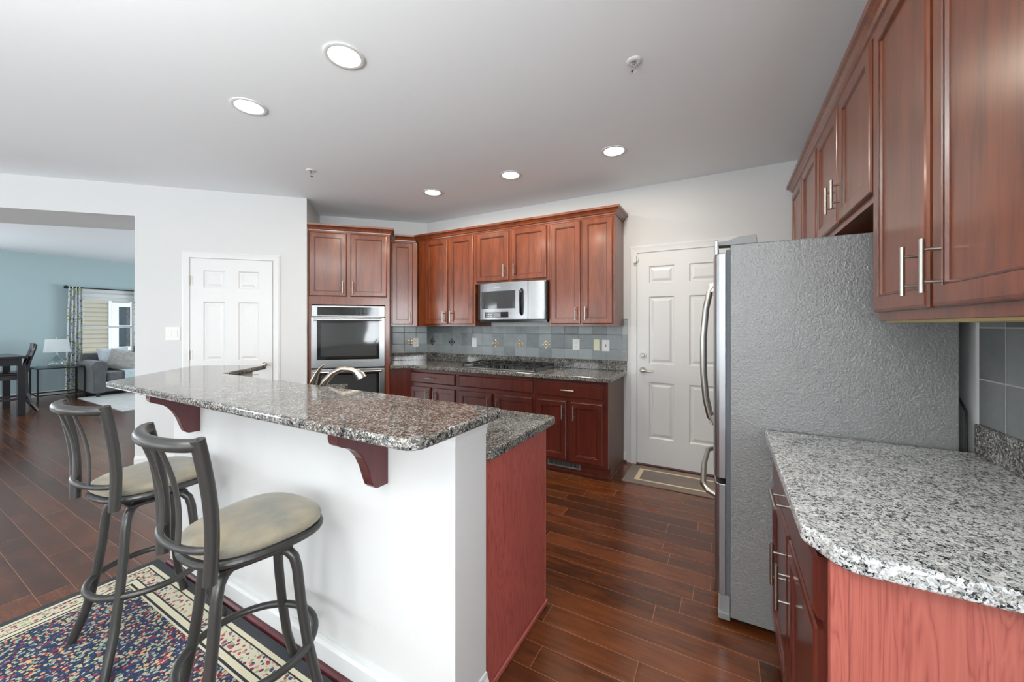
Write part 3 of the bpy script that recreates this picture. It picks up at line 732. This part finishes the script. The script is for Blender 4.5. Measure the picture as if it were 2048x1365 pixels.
# faucet
r = thing('faucet', 'brushed nickel kitchen faucet with curved spout behind the raised bar', 'faucet', (-1.90, 1.30, .9145), 0)
b = B(); b.lathe([(.03,0),(.03,.012),(.024,.02),(.022,.05),(.02,.1),(.0185,.12)], (0,0,0)); b.tube([(0,0,.11),(.02,.01,.155),(.05,.03,.195),(.09,.055,.218),(.135,.08,.215),(.165,.098,.198)], [.0185,.018,.0165,.0155,.016,.018], 16)
b.out('spout', 'nickelw', r, smooth=True)
b = B(); b.tube([(.158,.094,.205),(.178,.105,.185),(.186,.11,.168)], [.017,.024,.027], 18); b.out('spray_head', 'nickel', r, smooth=True)
b = B(); b.lathe([(.027,0),(.027,.01),(.023,.02),(.026,.06),(.027,.1),(.021,.13)], (-.075,.0,0)); b.tube([(-.075,0,.12),(-.065,.003,.155),(-.048,.006,.19),(-.022,.01,.222),(.004,.012,.24)], [.022,.02,.015,.009,.004], 16, flat=.8)
b.out('lever', 'nickelw', r, smooth=True)
# sink in the corner of the lower counter
r = thing('sink', 'steel kitchen sink rim in the lower counter near the faucet', 'sink', (-1.75, 1.56, .9145), 0)
b = B(); b.prism(rounded([(-.30,-.17),(.34,-.17),(.34,.17),(-.30,.17)], .05), 0, .003); b.out('rim', 'steel', r)
b = B(); b.prism(rounded([(-.28,-.15),(.32,-.15),(.32,.15),(-.28,.15)], .05), .0031, .004); b.out('basin', 'greypl', r)

# ------------------------------------------------------------------ RIGHT RUN
RM = -PI/2    # local x -> -Y, local y -> +X
XF = .192; YN, YF = 1.03, 2.0
r = thing('base_cabinet', 'cherry base cabinet in the right foreground with bright wood-grain end panel', 'cabinet', (XF, YF, 0), RM)
W = YF-YN
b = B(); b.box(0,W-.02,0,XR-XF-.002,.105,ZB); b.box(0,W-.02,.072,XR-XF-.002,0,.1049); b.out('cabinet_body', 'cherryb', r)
b = B(); b.box(W-.0198,W,.0,XR-XF-.002,0,ZB); b.out('end_panel', 'endr', r, bevel=.001)
b = B(); b.box(W+.0002,W+.004,-.0,.03,0,ZB-.001); b.out('corner_strip', 'endr', r, bevel=.001)
drawer(r, .06, W-.045, .712, .852, 'cherryb', False)
dr = [o for o in r.children if o.name.startswith('drawer')][0]; handle(dr, .455, .785, False, .15)
door(r, .045, .49, .13, .69, 'cherryb', .425, .55, L=.14); door(r, .515, W-.045, .13, .69, 'cherryb', .555, .55, L=.14)
b = B(); cr = rounded([(.150,YF-.012),(.150,1.085),(.205,.985),(XR-.001,.985),(XR-.001,YF-.012)], [.0,.03,.06,0,0])
r = thing('countertop', 'speckled granite countertop, painted paler for window light, in the right foreground beside the refrigerator', 'countertop', (0,0,0))
b.prism(cr, ZB+.002, .914); b.out('slab', 'granite_lit', r, bevel=.009, seg=3)
b = B(); b.box(XR-.024, XR-.001, .985, 1.975, .9142, 1.02); b.out('upstand', 'granite', r, bevel=.004)
b = B(); b.box(XR-.011, XR-.001, .6, 1.975, 1.0205, 1.379); tag(b.out('backsplash', 'tileR'), 'dark grey tile strip on the right wall above the foreground counter', 'backsplash')
# right wall cabinets
XUF = .482; DUR = XR-XUF-.001
def rupper(label, y1, y0, z0, z1, doors, hz, L=.13):
    r = thing('wall_cabinet', label, 'cabinet', (XUF, y1, 0), RM); w = y1-y0
    carcass(r, 0, w, z0, z1, DUR, 'cherry')
    for a, c, hx in doors: door(r, y1-a, y1-c, z0+.03, z1-.03, 'cherry', (y1-hx) if hx else None, hz, L=L)
    return r
rupper('cherry wall cabinet farthest along the right wall beyond the refrigerator top', 3.79, 2.815, 1.383, 2.44, [(3.765,3.325,None),(3.29,2.84,None)], 1.5)
rupper('short cherry wall cabinet with two handles directly above the refrigerator', 2.813, 1.852, 1.825, 2.44, [(2.795,2.345,2.385),(2.312,1.87,2.27)], 1.975)
r = rupper('large tall cherry wall cabinet in the upper right foreground', 1.85, .90, 1.383, 2.44, [(1.835,1.415,1.455),(1.385,.945,1.335)], 1.515, .135)
b = B(); b.box(.002,.948,.02,DUR-.002,1.376,1.3828); b.out('underside_panel', simple('birch_underside', (196,178,128), .6), r)
crown('crown_molding', 'cherry crown molding above the wall cabinets on the right wall', [(XR-.001,3.792),(XUF,3.792),(XUF,.9),(XR-.001,.9)], 2.428)
# refrigerator
FX0, FX1, FY0, FY1, FZ = .020, .745, 2.012, 2.90, 1.735
r = thing('refrigerator', 'tall stainless french-door refrigerator with grey textured side', 'refrigerator', (FX0, FY1, 0), RM)
W = FY1-FY0; D = FX1-FX0
b = B(); b.box(0,W,.0,D,.03,FZ); b.out('cabinet_body', 'fridge_side', r, bevel=.004)
b = B(); b.box(.02,W-.02,-.045,-.001,.03,.115); b.box(.0,W,-.05,-.0005,.012,.045); b.out('toe_grille', 'greypl', r, bevel=.004)
b = B(); b.box(.008,W-.008,-.018,-.0005,.125,1.715); b.out('gasket', 'gasket', r)
def fdoor(x0, x1, z0, z1, nm):
    b = B(); n = 10; rows = []
    pts = [(-.018,0)]
    prof = [(x0,-.0185),(x0,-.045),(x0+.006,-.056),(x0+.02,-.062)] + [(x0+(x1-x0)*t, -.062-.012*math.sin(PI*t)) for t in (.15,.3,.5,.7,.85)] + [(x1-.02,-.062),(x1-.006,-.056),(x1,-.045),(x1,-.0185)]
    b.prism(prof, z0, z1); return b.out(nm, 'steelv', r, bevel=.003)
dl = fdoor(.002, W/2-.002, .66, 1.70, 'door'); drr = fdoor(W/2+.002, W-.002, .66, 1.70, 'door'); fz = fdoor(.002, W-.002, .125, .635, 'freezer_drawer')
for dd, x0, x1 in ((dl,.002,W/2-.002),(drr,W/2+.002,W-.002)):   # raised lip on top front of each door
    b = B(); b.box(x0+.01,x1-.002,-.064,-.05,1.695,1.762); b.out('top_lip', 'steelv', dd, bevel=.003)
for dd, x in ((dl, W/2-.05), (drr, W/2+.05)):
    b = B(); b.tube([(x,-.072,1.60),(x,-.098,1.56),(x,-.118,1.46),(x,-.130,1.30),(x,-.130,1.10),(x,-.118,.95),(x,-.098,.86),(x,-.072,.82)], [.015]*8, 14, flat=1.0)
    b.box(x-.013,x+.013,-.098,-.070,1.555,1.60); b.box(x-.013,x+.013,-.098,-.070,.82,.865); b.out('handle', 'nickel', dd, smooth=True)
b = B(); b.tube([(.07,-.06,.555),(.08,-.095,.565),(.14,-.118,.57),(W/2,-.128,.57),(W-.14,-.118,.57),(W-.08,-.095,.565),(W-.07,-.06,.555)], .014, 14); b.out('handle', 'nickel', fz, smooth=True)
for x0, x1 in ((W-.09,W-.012),(.012,.09)):
    b = B(); b.prismX([(-.048,FZ+.003),(-.048,FZ+.02),(-.01,FZ+.022),(.03,FZ+.036),(.10,FZ+.04),(.105,FZ+.002),(-.0,FZ+.002)], x0, x1); b.out('hinge_cover', 'greypl', r, bevel=.002)
b = B()
for x in (.05, W-.05):
    for y in (.05, D-.05): b.cyl((x,y,0),(x,y,.03),.02,14)
b.out('feet', 'blackm', r)
b = B(); b.tube([(.758,2.03,.5),(.765,2.02,.86),(.763,2.012,.97),(.772,2.04,1.05),(.778,2.12,1.1)], .0035, 10); tag(b.out('power_cord', 'blackm', smooth=True), 'dark cord looping behind the refrigerator by the right wall', 'cord')

# ------------------------------------------------------------------ door mat
r = thing('door_mat', 'brown door mat with a cream rectangle line in front of the entry door', 'door mat', (-.37, 3.64, 0), 0)
b = B(); b.prism(rounded([(-.43,-.235),(.43,-.235),(.43,.225),(-.43,.225)], .02), 0, .007); b.out('mat', 'mat', r, bevel=.003)
b = B(); z0, z1 = .0071, .0082
for q in ((-.34,.34,-.15,-.125),(-.34,.34,.115,.14),(-.34,-.3,-.125,.115),(.3,.34,-.125,.115)): b.box(q[0],q[1],q[2],q[3],z0,z1)
b.out('border_line', 'matline', r)

# ------------------------------------------------------------------ rug under the stools
RX0, RX1, RY0, RY1 = -2.885, -.95, -.35, .943
b = B(); b.box(-(RX1-RX0)/2,(RX1-RX0)/2,-(RY1-RY0)/2,(RY1-RY0)/2,0,.008)
ro = b.out('area_rug', rugmat((RX1-RX0)/2, (RY1-RY0)/2), loc=((RX0+RX1)/2,(RY0+RY1)/2,.0005), bevel=.002); tag(ro, 'navy persian-pattern rug with cream floral border under the bar stools', 'rug')

# ------------------------------------------------------------------ bar stools
def stool(cx, cy, rot_seat, rot_base, label):
    r = thing('bar_stool', label, 'bar stool', (cx, cy, .0135), 0, 'swivel bar stools at the counter')
    zs = .652; Rt = Matrix.Rotation(rot_seat, 4, 'Z'); Rb = Matrix.Rotation(rot_base, 4, 'Z')
    def T(pts): return [tuple(Rt @ Vector(p)) for p in pts]
    # seat frame: superellipse 0.36 x 0.38
    def sup(a, c, z, n=40, e=2.7, dy=0): 
        o = []
        for i in range(n):
            t = 2*PI*i/n; ct, st = math.cos(t), math.sin(t); yy = c*abs(st)**(2/e)*(1 if st > 0 else -1)
            o.append((a*(1+.13*yy/c)*abs(ct)**(2/e)*(1 if ct > 0 else -1), yy+.008, z))
        return o
    b = B(); b.tube(T(sup(.172,.183,zs)), .0135, 12, closed=True)
    for x in (-.06,.06): b.tube(T([(x,-.17,zs-.004),(x,.17,zs-.004)]), .009, 10)
    b.box(-.075,.075,-.075,.075,zs-.03,zs-.012, Rt); b.out('seat_frame', 'gunmetal', r, smooth=False)
    # cushion
    b = B(); L = [(.95,.012),(1.0,.020),(1.01,.032),(.985,.044),(.9,.053),(.72,.059),(.4,.062)]; rows = []
    for k, h in L: rows.append([b.bm.verts.new(p) for p in T(sup(.176*k,.187*k,zs+h))])
    for A, D in zip(rows, rows[1:]):
        for i in range(40): b.bm.faces.new((A[i], A[(i+1)%40], D[(i+1)%40], D[i]))
    b.bm.faces.new(rows[0][::-1]); b.bm.faces.new(rows[-1]); b.out('cushion', 'suede', r, smooth=True)
    # back: two posts, top rail bowed backwards, lower rail, two slats
    tz = 1.03; yb = -.182; pw = .152
    def post_y(z): t = (z-.61)/(tz-.61); return yb - .03*t + .018*math.sin(PI*t)
    for s in (-1, 1):
        b = B(); b.tube(T([(s*(pw+.016*(z-.61)/.42), post_y(z), z) for z in [.632+i*(tz+.016-.632)/10 for i in range(11)]]), .0178, 14)
        b.out('back_post', 'gunmetal', r, smooth=True)
    def rail(z, w, bow_, y0): return [(w*t, y0-bow_*(1-t*t)**.7 if abs(t) < 1 else y0, z) for t in [-1+i/9 for i in range(19)]]
    yt = post_y(tz)
    b = B(); b.tube(T(rail(tz, pw+.0162, .052, yt)), .0182, 14); b.out('top_rail', 'gunmetal', r, smooth=True)
    zl = .725; b = B(); b.tube(T(rail(zl, pw, .045, post_y(zl))), .0105, 12); b.out('lower_rail', 'gunmetal', r, smooth=True)
    for x in (-.055, .055):
        b = B(); t = x/pw; pts = [(x*(1+.06*k), (post_y(zl)-.045*(1-t*t)**.7)*(1-k)+(yt-.055*(1-t*t)**.7)*k+.02*math.sin(PI*k), zl+(tz-zl)*k) for k in [i/9 for i in range(10)]]
        b.tube(T(pts), .015, 12, flat=.35, up=(0,1,0)); b.out('slat', 'gunmetal', r, smooth=True)
    # swivel and legs
    b = B(); b.lathe([(.07,.605),(.07,.618),(.055,.622)], seg=24); b.box(-.1,.1,-.1,.1,.595,.6049, Rb); b.out('swivel_plate', 'gunmetal', r)
    for k in range(4):
        a = PI/4+k*PI/2+rot_base; c, s_ = math.cos(a), math.sin(a)
        prof = [(.045,.595),(.09,.596),(.125,.588),(.145,.568),(.156,.53),(.168,.42),(.190,.28),(.225,.13),(.275,.0)]
        sm = []
        for (r0,z0),(r1,z1) in zip(prof, prof[1:]): sm += [(r0+(r1-r0)*t, z0+(z1-z0)*t) for t in (0,.5)]
        sm.append(prof[-1])
        b = B(); b.tube([(c*rr, s_*rr, z) for rr, z in sm], .016, 14); b.out('leg', 'gunmetal', r, smooth=True)
    b = B(); b.tube([(.194*math.cos(2*PI*i/48), .194*math.sin(2*PI*i/48), .27) for i in range(48)], .0125, 12, closed=True); b.out('foot_ring', 'gunmetal', r, smooth=True)
    return r
stool(-1.405, .70, math.radians(0), math.radians(-14), 'nearest swivel bar stool with suede seat in front of the white half wall')
stool(-2.245, .705, math.radians(7), math.radians(0), 'bar stool with tan seat farther left near the rug corner')

# ------------------------------------------------------------------ ceiling fixtures
def downlight(x, y, label, power=9):
    r = thing('recessed_light', label, 'ceiling light', (x, y, CEIL), 0, 'recessed ceiling lights')
    b = B(); n = 40
    prof = [(.098,-.0005),(.098,-.005),(.090,-.008),(.078,-.006),(.074,-.0005)]
    rows = [[b.bm.verts.new((rr*math.cos(2*PI*k/n), rr*math.sin(2*PI*k/n), z)) for k in range(n)] for rr, z in prof]
    for i in range(len(rows)):
        A, D = rows[i], rows[(i+1)%len(rows)]
        for k in range(n): b.bm.faces.new((A[k], A[(k+1)%n], D[(k+1)%n], D[k]))
    b.out('trim_ring', 'trimw', r, smooth=True)
    b = B(); b.lathe([(.0735,-.0005),(.0735,-.004),(.001,-.0055)], seg=36); b.out('lens', 'lamp', r)
    d = bpy.data.lights.new('bulb', 'AREA'); d.shape = 'DISK'; d.size = .14; d.energy = power; d.color = (1, .88, .72)
    o = bpy.data.objects.new('bulb', d); C.objects.link(o); o.parent = r; o.location = (0, 0, -.012)
downlight(-1.691, 1.283, 'large-looking recessed light nearest the camera on the ceiling')
downlight(-2.60, 1.287, 'recessed light at left above the left half of the bar')
downlight(-2.624, 3.035, 'leftmost recessed light of the row in front of the range cabinets', 14)
downlight(-1.705, 3.028, 'middle recessed light of the row in front of the range cabinets', 14)
downlight(-.763, 3.008, 'recessed light of the range row nearest the entry door', 14)
r = thing('added_bowl_uplight', 'added uplight bowl out of view behind the camera, brightening the ceiling', 'added light', (-1.0, -1.2, 1.75))  # unseen fixture, added to bounce light off the ceiling
b = B(); b.lathe([(.05,.0),(.2,.03),(.32,.10),(.38,.2),(.375,.2),(.31,.115),(.19,.05),(.05,.02)]); b.out('bowl', 'trimw', r)
b = B(); b.cyl((0,0,.02),(0,0,CEIL-1.75),.008); b.out('stem', 'nickel', r)
d = bpy.data.lights.new('uplight', 'AREA'); d.shape = 'DISK'; d.size = .6; d.energy = 165; d.color = (1, .97, .93)
o = bpy.data.objects.new('uplight', d); C.objects.link(o); o.parent = r; o.location = (0, 0, .205); o.rotation_euler = (PI, 0, 0)
def sprinkler(x, y, label):
    r = thing('sprinkler_head', label, 'sprinkler', (x, y, CEIL))
    b = B(); b.lathe([(.038,0),(.038,-.003),(.03,-.008),(.02,-.009),(.018,-.004)]); b.out('escutcheon', 'trimw', r)
    b = B(); b.lathe([(.009,-.004),(.009,-.02),(.006,-.024)], seg=14); b.tube([(-.008,0,-.022),(-.011,0,-.035),(0,0,-.05)], .0022, 8); b.tube([(.008,0,-.022),(.011,0,-.035),(0,0,-.05)], .0022, 8)
    b.lathe([(.003,-.05),(.015,-.051),(.015,-.053),(.003,-.054)], seg=16); b.out('head', 'chrome', r)
sprinkler(-.413, 2.037, 'chrome fire sprinkler on the ceiling above the walkway at right')
sprinkler(-3.192, 2.083, 'small fire sprinkler on the ceiling near the pantry corner')

# ------------------------------------------------------------------ LIVING ROOM
wy0, wy1, wz0, wz1 = WIN
r = bpy.data.objects.new('window_1', None); C.objects.link(r); r.location = (XB, (wy0+wy1)/2, 0); struct(r, 'white double-hung window in the blue wall')
hw = (wy1-wy0)/2
b = B(); t = .045
for q in ((-hw,-hw+t,wz0,wz1),(hw-t,hw,wz0,wz1)): b.box(-.11,-.02,q[0],q[1],q[2],q[3])
for z0, z1 in ((wz0,wz0+t),(wz1-t,wz1),(1.32,1.365)): b.box(-.11,-.02,-hw+t,hw-t,z0,z1)
b.out('window_frame', 'trimw', r)
b = B(); b.box(-.07,-.066,-hw+t,hw-t,wz0+t,wz1-t); b.out('pane', 'glass', r)
b = B(); c = .06
for q in ((-hw-c,-hw,wz0-c,wz1+c),(hw,hw+c,wz0-c,wz1+c),(-hw,hw,wz1,wz1+c),(-hw,hw,wz0-c,wz0)): b.box(0,.015,q[0],q[1],q[2],q[3])
b.out('window_casing', 'trimw', r)
r = thing('window_blind', 'white roller blind pulled up at the top of the living room window', 'blind', (XB+.03,(wy0+wy1)/2,0))
b = B(); b.box(-.012,.03,-hw+.01,hw-.01,1.96,2.03); b.out('headrail', 'trimw', r, bevel=.004)
b = B(); b.box(-.008,.02,-hw+.02,hw-.02,1.895,1.955); b.out('stacked_slats', 'shade', r, bevel=.003)
b = B(); b.tube([(.035,-hw+.06,1.96),(.035,-hw+.06,1.40)], .004, 8); b.out('wand', 'trimw', r)
r = thing('curtain_rod', 'black curtain rod with ball finials above the living room window', 'curtain rod', (XB+.12, 2.85, 2.13))
b = B(); b.tube([(0,-.52,0),(0,.75,0)], .011, 12); b.out('rod', 'blackm', r, smooth=True)
for y in (-.55,.78):
    b = B(); b.tube([(0,y-.035,0),(0,y-.03,0),(0,y-.015,0),(0,y,0),(0,y+.015,0),(0,y+.03,0),(0,y+.035,0)], [.004,.017,.028,.032,.028,.017,.004], 16); b.out('finial', 'blackm', r, smooth=True)
b = B()
for y in (-.49,.72): b.box(-.118,.0,y-.008,y+.008,-.012,.012)
b.out('bracket', 'blackm', r)
def drape(y0, y1, label, seed, flare=.0, nf=4):
    b = B(); n = 40; zs = [.03+i*(2.15-.03)/20 for i in range(21)]
    g = []
    for z in zs:
        k = 1-(z-.03)/2.12; row = []
        for i in range(n+1):
            t = i/n; y = (y0-flare*k)+(y1-y0+flare*1.2*k)*t; x = XB+.12+(.028+.012*k)*math.sin(2*PI*nf*t+seed)*(1) + .008*math.sin(5*t+7*z)
            row.append((x, y, z))
        g.append(row)
    F = [[b.bm.verts.new(p) for p in row] for row in g]; K = [[b.bm.verts.new((p[0]-.004, p[1], p[2])) for p in row] for row in g]
    for j in range(20):
        for i in range(n):
            b.bm.faces.new((F[j][i],F[j][i+1],F[j+1][i+1],F[j+1][i])); b.bm.faces.new((K[j][i+1],K[j][i],K[j+1][i],K[j+1][i+1]))
    for j in range(20):
        for i in (0, n):
            f = (F[j][i],F[j+1][i],K[j+1][i],K[j][i]); b.bm.faces.new(f if i == 0 else f[::-1])
    for i in range(n):
        b.bm.faces.new((F[20][i],F[20][i+1],K[20][i+1],K[20][i])); b.bm.faces.new((F[0][i+1],F[0][i],K[0][i],K[0][i+1]))
    tag(b.out('curtain', 'curtain', smooth=True), label, 'curtain', 'leaf-print curtains of the living room')
drape(2.33, 2.515, 'white leaf-print curtain hanging left of the living room window', 0, .05)
drape(3.28, 3.55, 'white leaf-print curtain right of the living room window, cut off by the wall corner', 1.2)
# neighbouring house seen through the window
r = thing('neighbor_house', 'beige lap-sided house wall seen through the living room window', 'house', (XB-3.2, 3.2, 0))
b = B(); z = -.6
while z < 2.75:
    vs = b.box(-.04, .0, -4, 4.5, z, z+.117); 
    for vv in vs:
        if abs(vv.co.x) < 1e-6 and vv.co.z > z+.1: vv.co.x = -.022
    z += .117
b.out('lap_siding', 'siding', r)
wy = .60
b = B()
for q in ((-.0,.13,.68,2.0),(1.0,1.13,.68,2.0),(.13,1.0,.68,.79),(.13,1.0,1.89,2.0),(.13,1.0,1.31,1.38)): b.box(.001,.05,wy+q[0]-.0,wy+q[1],q[2],q[3])
b.box(.001,.03,wy-.06,wy,.64,2.04); b.out('window_frame', 'trimw', r)
b = B(); b.box(.002,.02,wy+.13,wy+1.0,.79,1.89); b.out('window_glass', 'outdark', r)
# sofa against the blue wall
SX, SY = -11.30, 2.442
r = thing('sofa', 'dark grey upholstered sofa with rolled arm under the living room window', 'sofa', (SX, SY, 0))
b = B(); b.box(.05,.92,.02,2.0,.10,.30); b.out('base', 'sofa', r, bevel=.02)
b = B(); b.box(.0,.22,.02,2.0,.10,.82); b.out('backrest', 'sofa', r, bevel=.06, seg=4)
for y0 in (0, 1.84):
    b = B(); b.prism([(0,0)], 0, 0) if False else None
    pts = [(0,.09),(.16,.09),(.18,.50)] + [(.09+.11*math.cos(math.radians(a)), .585+.11*math.sin(math.radians(a))) for a in range(-20,200,20)] + [(.0,.50)]
    vs0 = len(b.bm.verts)
    A = [b.bm.verts.new((.03, y0+p[0], p[1])) for p in pts]; D = [b.bm.verts.new((.95, y0+p[0], p[1])) for p in pts]
    b.bm.faces.new(A); b.bm.faces.new(D[::-1])
    for i in range(len(pts)): b.bm.faces.new((A[i], A[(i+1)%len(pts)], D[(i+1)%len(pts)], D[i]))
    b.out('arm', 'sofa', r, bevel=.012)
for y0 in (.19, 1.02):
    b = B(); b.box(.2,.97,y0,y0+.82,.305,.47); b.out('seat_cushion', 'sofa', r, bevel=.045, seg=4)
for y in (.05, 1.9):
    for x in (.1,.88):
        b = B(); b.cyl((x,y+.03,0),(x,y+.03,.1),.025,12,.035); b.out('foot', 'sofad', r)
def cushion(name, label, loc, rx, ry, rz, w, h, t, mat):
    b = B(); n = 12; F = []
    for s in (1,-1):
        g = []
        for i in range(n+1):
            row = []
            for j in range(n+1):
                u, v = -1+2*i/n, -1+2*j/n; k = (1-u**4)*(1-v**4); pin = 1-.06*(1-abs(u))*0
                row.append((u*w/2*(1-.07*(1-v*v)), s*t/2*k**.5, v*h/2*(1-.07*(1-u*u))))
            g.append(row)
        F.append(g)
    for g, s in zip(F, (1,-1)):
        V = [[b.bm.verts.new(p) for p in row] for row in g]
        for i in range(n):
            for j in range(n):
                f = (V[i][j],V[i+1][j],V[i+1][j+1],V[i][j+1]); b.bm.faces.new(f)
    bmesh.ops.remove_doubles(b.bm, verts=b.bm.verts[:], dist=1e-4)
    o = b.out(name, mat, smooth=True); o.location = loc; o.rotation_euler = (rx, ry, rz); tag(o, label, 'pillow', None); return o
cushion('throw_pillow', 'light grey throw pillow in front on the sofa', (-10.72, 2.97, .665), math.radians(-22), math.radians(14), math.radians(68), .5, .42, .15, 'pillow')
cushion('throw_pillow', 'pale blue throw pillow leaning behind the grey one on the sofa', (-10.93, 2.87, .715), math.radians(-18), math.radians(-6), math.radians(75), .46, .44, .14, 'pillowb')
cushion('throw_pillow', 'dark patterned throw pillow at the right on the sofa, by the wall corner', (-10.88, 3.36, .70), math.radians(-18), math.radians(10), math.radians(86), .46, .44, .15, 'pillowd')
b = B()
T_ = [(.205,.49),(.6,.482),(.95,.482),(.985,.47),(.988,.33),(.988,.28)]
for (x0,z0),(x1,z1) in zip(T_, T_[1:]):
    pass
V0 = [[b.bm.verts.new((x+(0 if k == 0 else (.006 if x > .96 else 0)), y, z+(0 if k == 0 else (.008 if x < .97 else .0)))) for x, z in T_] for y in (.42,.9) for k in (0,1)]
for A, D in ((V0[0],V0[1]),(V0[3],V0[2]),(V0[2],V0[0]),(V0[1],V0[3])):
    for i in range(len(T_)-1): b.bm.faces.new((A[i],A[i+1],D[i+1],D[i]))
o = b.out('throw_blanket', 'throw', loc=(SX, SY, 0)); tag(o, 'pale blue throw blanket draped over the sofa seat', 'blanket')
b = B(); b.box(-10.62, -8.37, 2.30, 5.2, .0005, .01); tag(b.out('living_room_rug', 'livrug'), 'light grey rug on the living room floor in front of the sofa', 'rug')
# end table with lamp
r = thing('end_table', 'black metal end table with glass top beside the sofa', 'side table', (-11.0, 2.13, 0))
b = B(); hx, hy, z = .26, .287, .585
for x in (-hx,hx):
    for y in (-hy,hy): b.box(x-.011,x+.011,y-.011,y+.011,0,z)
for zz in (z,.1):
    for x in (-hx,hx): b.box(x-.01,x+.01,-hy,hy,zz-.01,zz+.01)
    for y in (-hy,hy): b.box(-hx,hx,y-.01,y+.01,zz-.01,zz+.01)
b.out('frame', 'blackm', r)
b = B(); b.box(-hx-.01,hx+.01,-hy-.01,hy+.01,z+.0105,z+.02); b.out('table_top', clear('table_glass', .02, (.55,.66,.68), .25), r)
r = thing('table_lamp', 'clear glass table lamp with white drum shade on the end table', 'lamp', (-11.0, 2.12, .6055))
b = B(); b.lathe([(.001,0),(.08,.001),(.11,.025),(.12,.055),(.105,.095),(.06,.135),(.03,.175),(.018,.21),(.016,.235),(.001,.236)], seg=32); b.out('glass_base', 'lampglass', r, smooth=True)
b = B(); b.cyl((0,0,.2365),(0,0,.27),.014); b.cyl((0,0,.27),(0,0,.52),.004); b.lathe([(.004,.52),(.012,.525),(.01,.54),(.001,.545)], seg=12); b.out('stem', 'nickel', r)
b = B(); n = 36
rows = [[b.bm.verts.new((rr*math.cos(2*PI*k/n), rr*math.sin(2*PI*k/n), z)) for k in range(n)] for rr, z in ((.17,.268),(.145,.512),(.142,.512),(.167,.268))]
for i in range(4):
    A, D = rows[i], rows[(i+1)%4]
    for k in range(n): b.bm.faces.new((A[k], A[(k+1)%n], D[(k+1)%n], D[k]))
b.out('lamp_shade', 'shade', r, smooth=False)
r_ = B(); r_.tube([(.10*math.cos(2*PI*i/24), .07*math.sin(2*PI*i/24), .006+.012*(1+math.sin(4*PI*i/24))) for i in range(24)], .006, 8, closed=True)
tag(r_.out('glass_dish', 'lampglass', loc=(-10.92, 1.94, .6055), smooth=True), 'small clear glass twisted dish left of the table lamp', 'dish')
# dining table and chair
TX, TY = -9.43, 1.45
r = thing('dining_table', 'dark counter-height dining table cut off by the left picture edge', 'table', (TX, TY, 0))
b = B(); b.box(-1.1,.06,-1.5,.06,.865,.90); b.out('table_top', 'espresso', r, bevel=.004)
b = B(); b.box(-1.0,.01,-1.42,.01,.76,.8649); b.out('apron', 'espresso', r)
for x in (-.99,.01):
    for y in (-1.42,.01):
        b = B(); b.box(x-.045,x+.035,y-.045,y+.035,0,.7599); b.out('leg', 'espresso', r, bevel=.003)
def dchair(cx, cy, rot, label):
    r = thing('dining_chair', label, 'chair', (cx, cy, 0), rot)
    # local: faces -x, back at +x ; y across
    for y in (-.2,.2):
        b = B(); b.tube([(.335,y,0),(.27,y,.12),(.225,y,.3),(.215,y,.5),(.215,y,.62),(.25,y,.8),(.30,y,.98),(.315,y,1.07)], [.022,.024,.026,.027,.027,.024,.022,.02], 4); b.out('back_leg', 'espresso', r)
        b = B(); b.box(-.225,-.18,y-.022,y+.022,0,.5899); b.out('front_leg', 'espresso', r, bevel=.002)
        b = B(); b.box(-.18,.21,y-.012,y+.012,.2,.235); b.out('stretcher', 'espresso', r)
        b = B(); b.box(-.18,.2,y-.012,y+.012,.52,.5899); b.out('side_rail', 'espresso', r)
    b = B(); b.box(-.24,.215,-.23,.23,.59,.635); b.out('seat', 'espresso', r, bevel=.015)
    for k, z in enumerate((.74,.83,.92)):
        b = B(); x = .24+(z-.74)*.29; b.box(x-.012,x+.012,-.18,.18,z-.02,z+.02); b.out('slat', 'espresso', r, bevel=.003)
    b = B(); b.box(.288,.32,-.215,.215,.975,1.08); b.out('top_rail', 'espresso', r, bevel=.006)
    b = B(); b.box(-.21,-.19,-.18,.18,.2,.235); b.out('front_rail', 'espresso', r); return r
dchair(-9.89, 1.34, math.radians(85), 'black ladder-back dining chair at the dark table on the left')
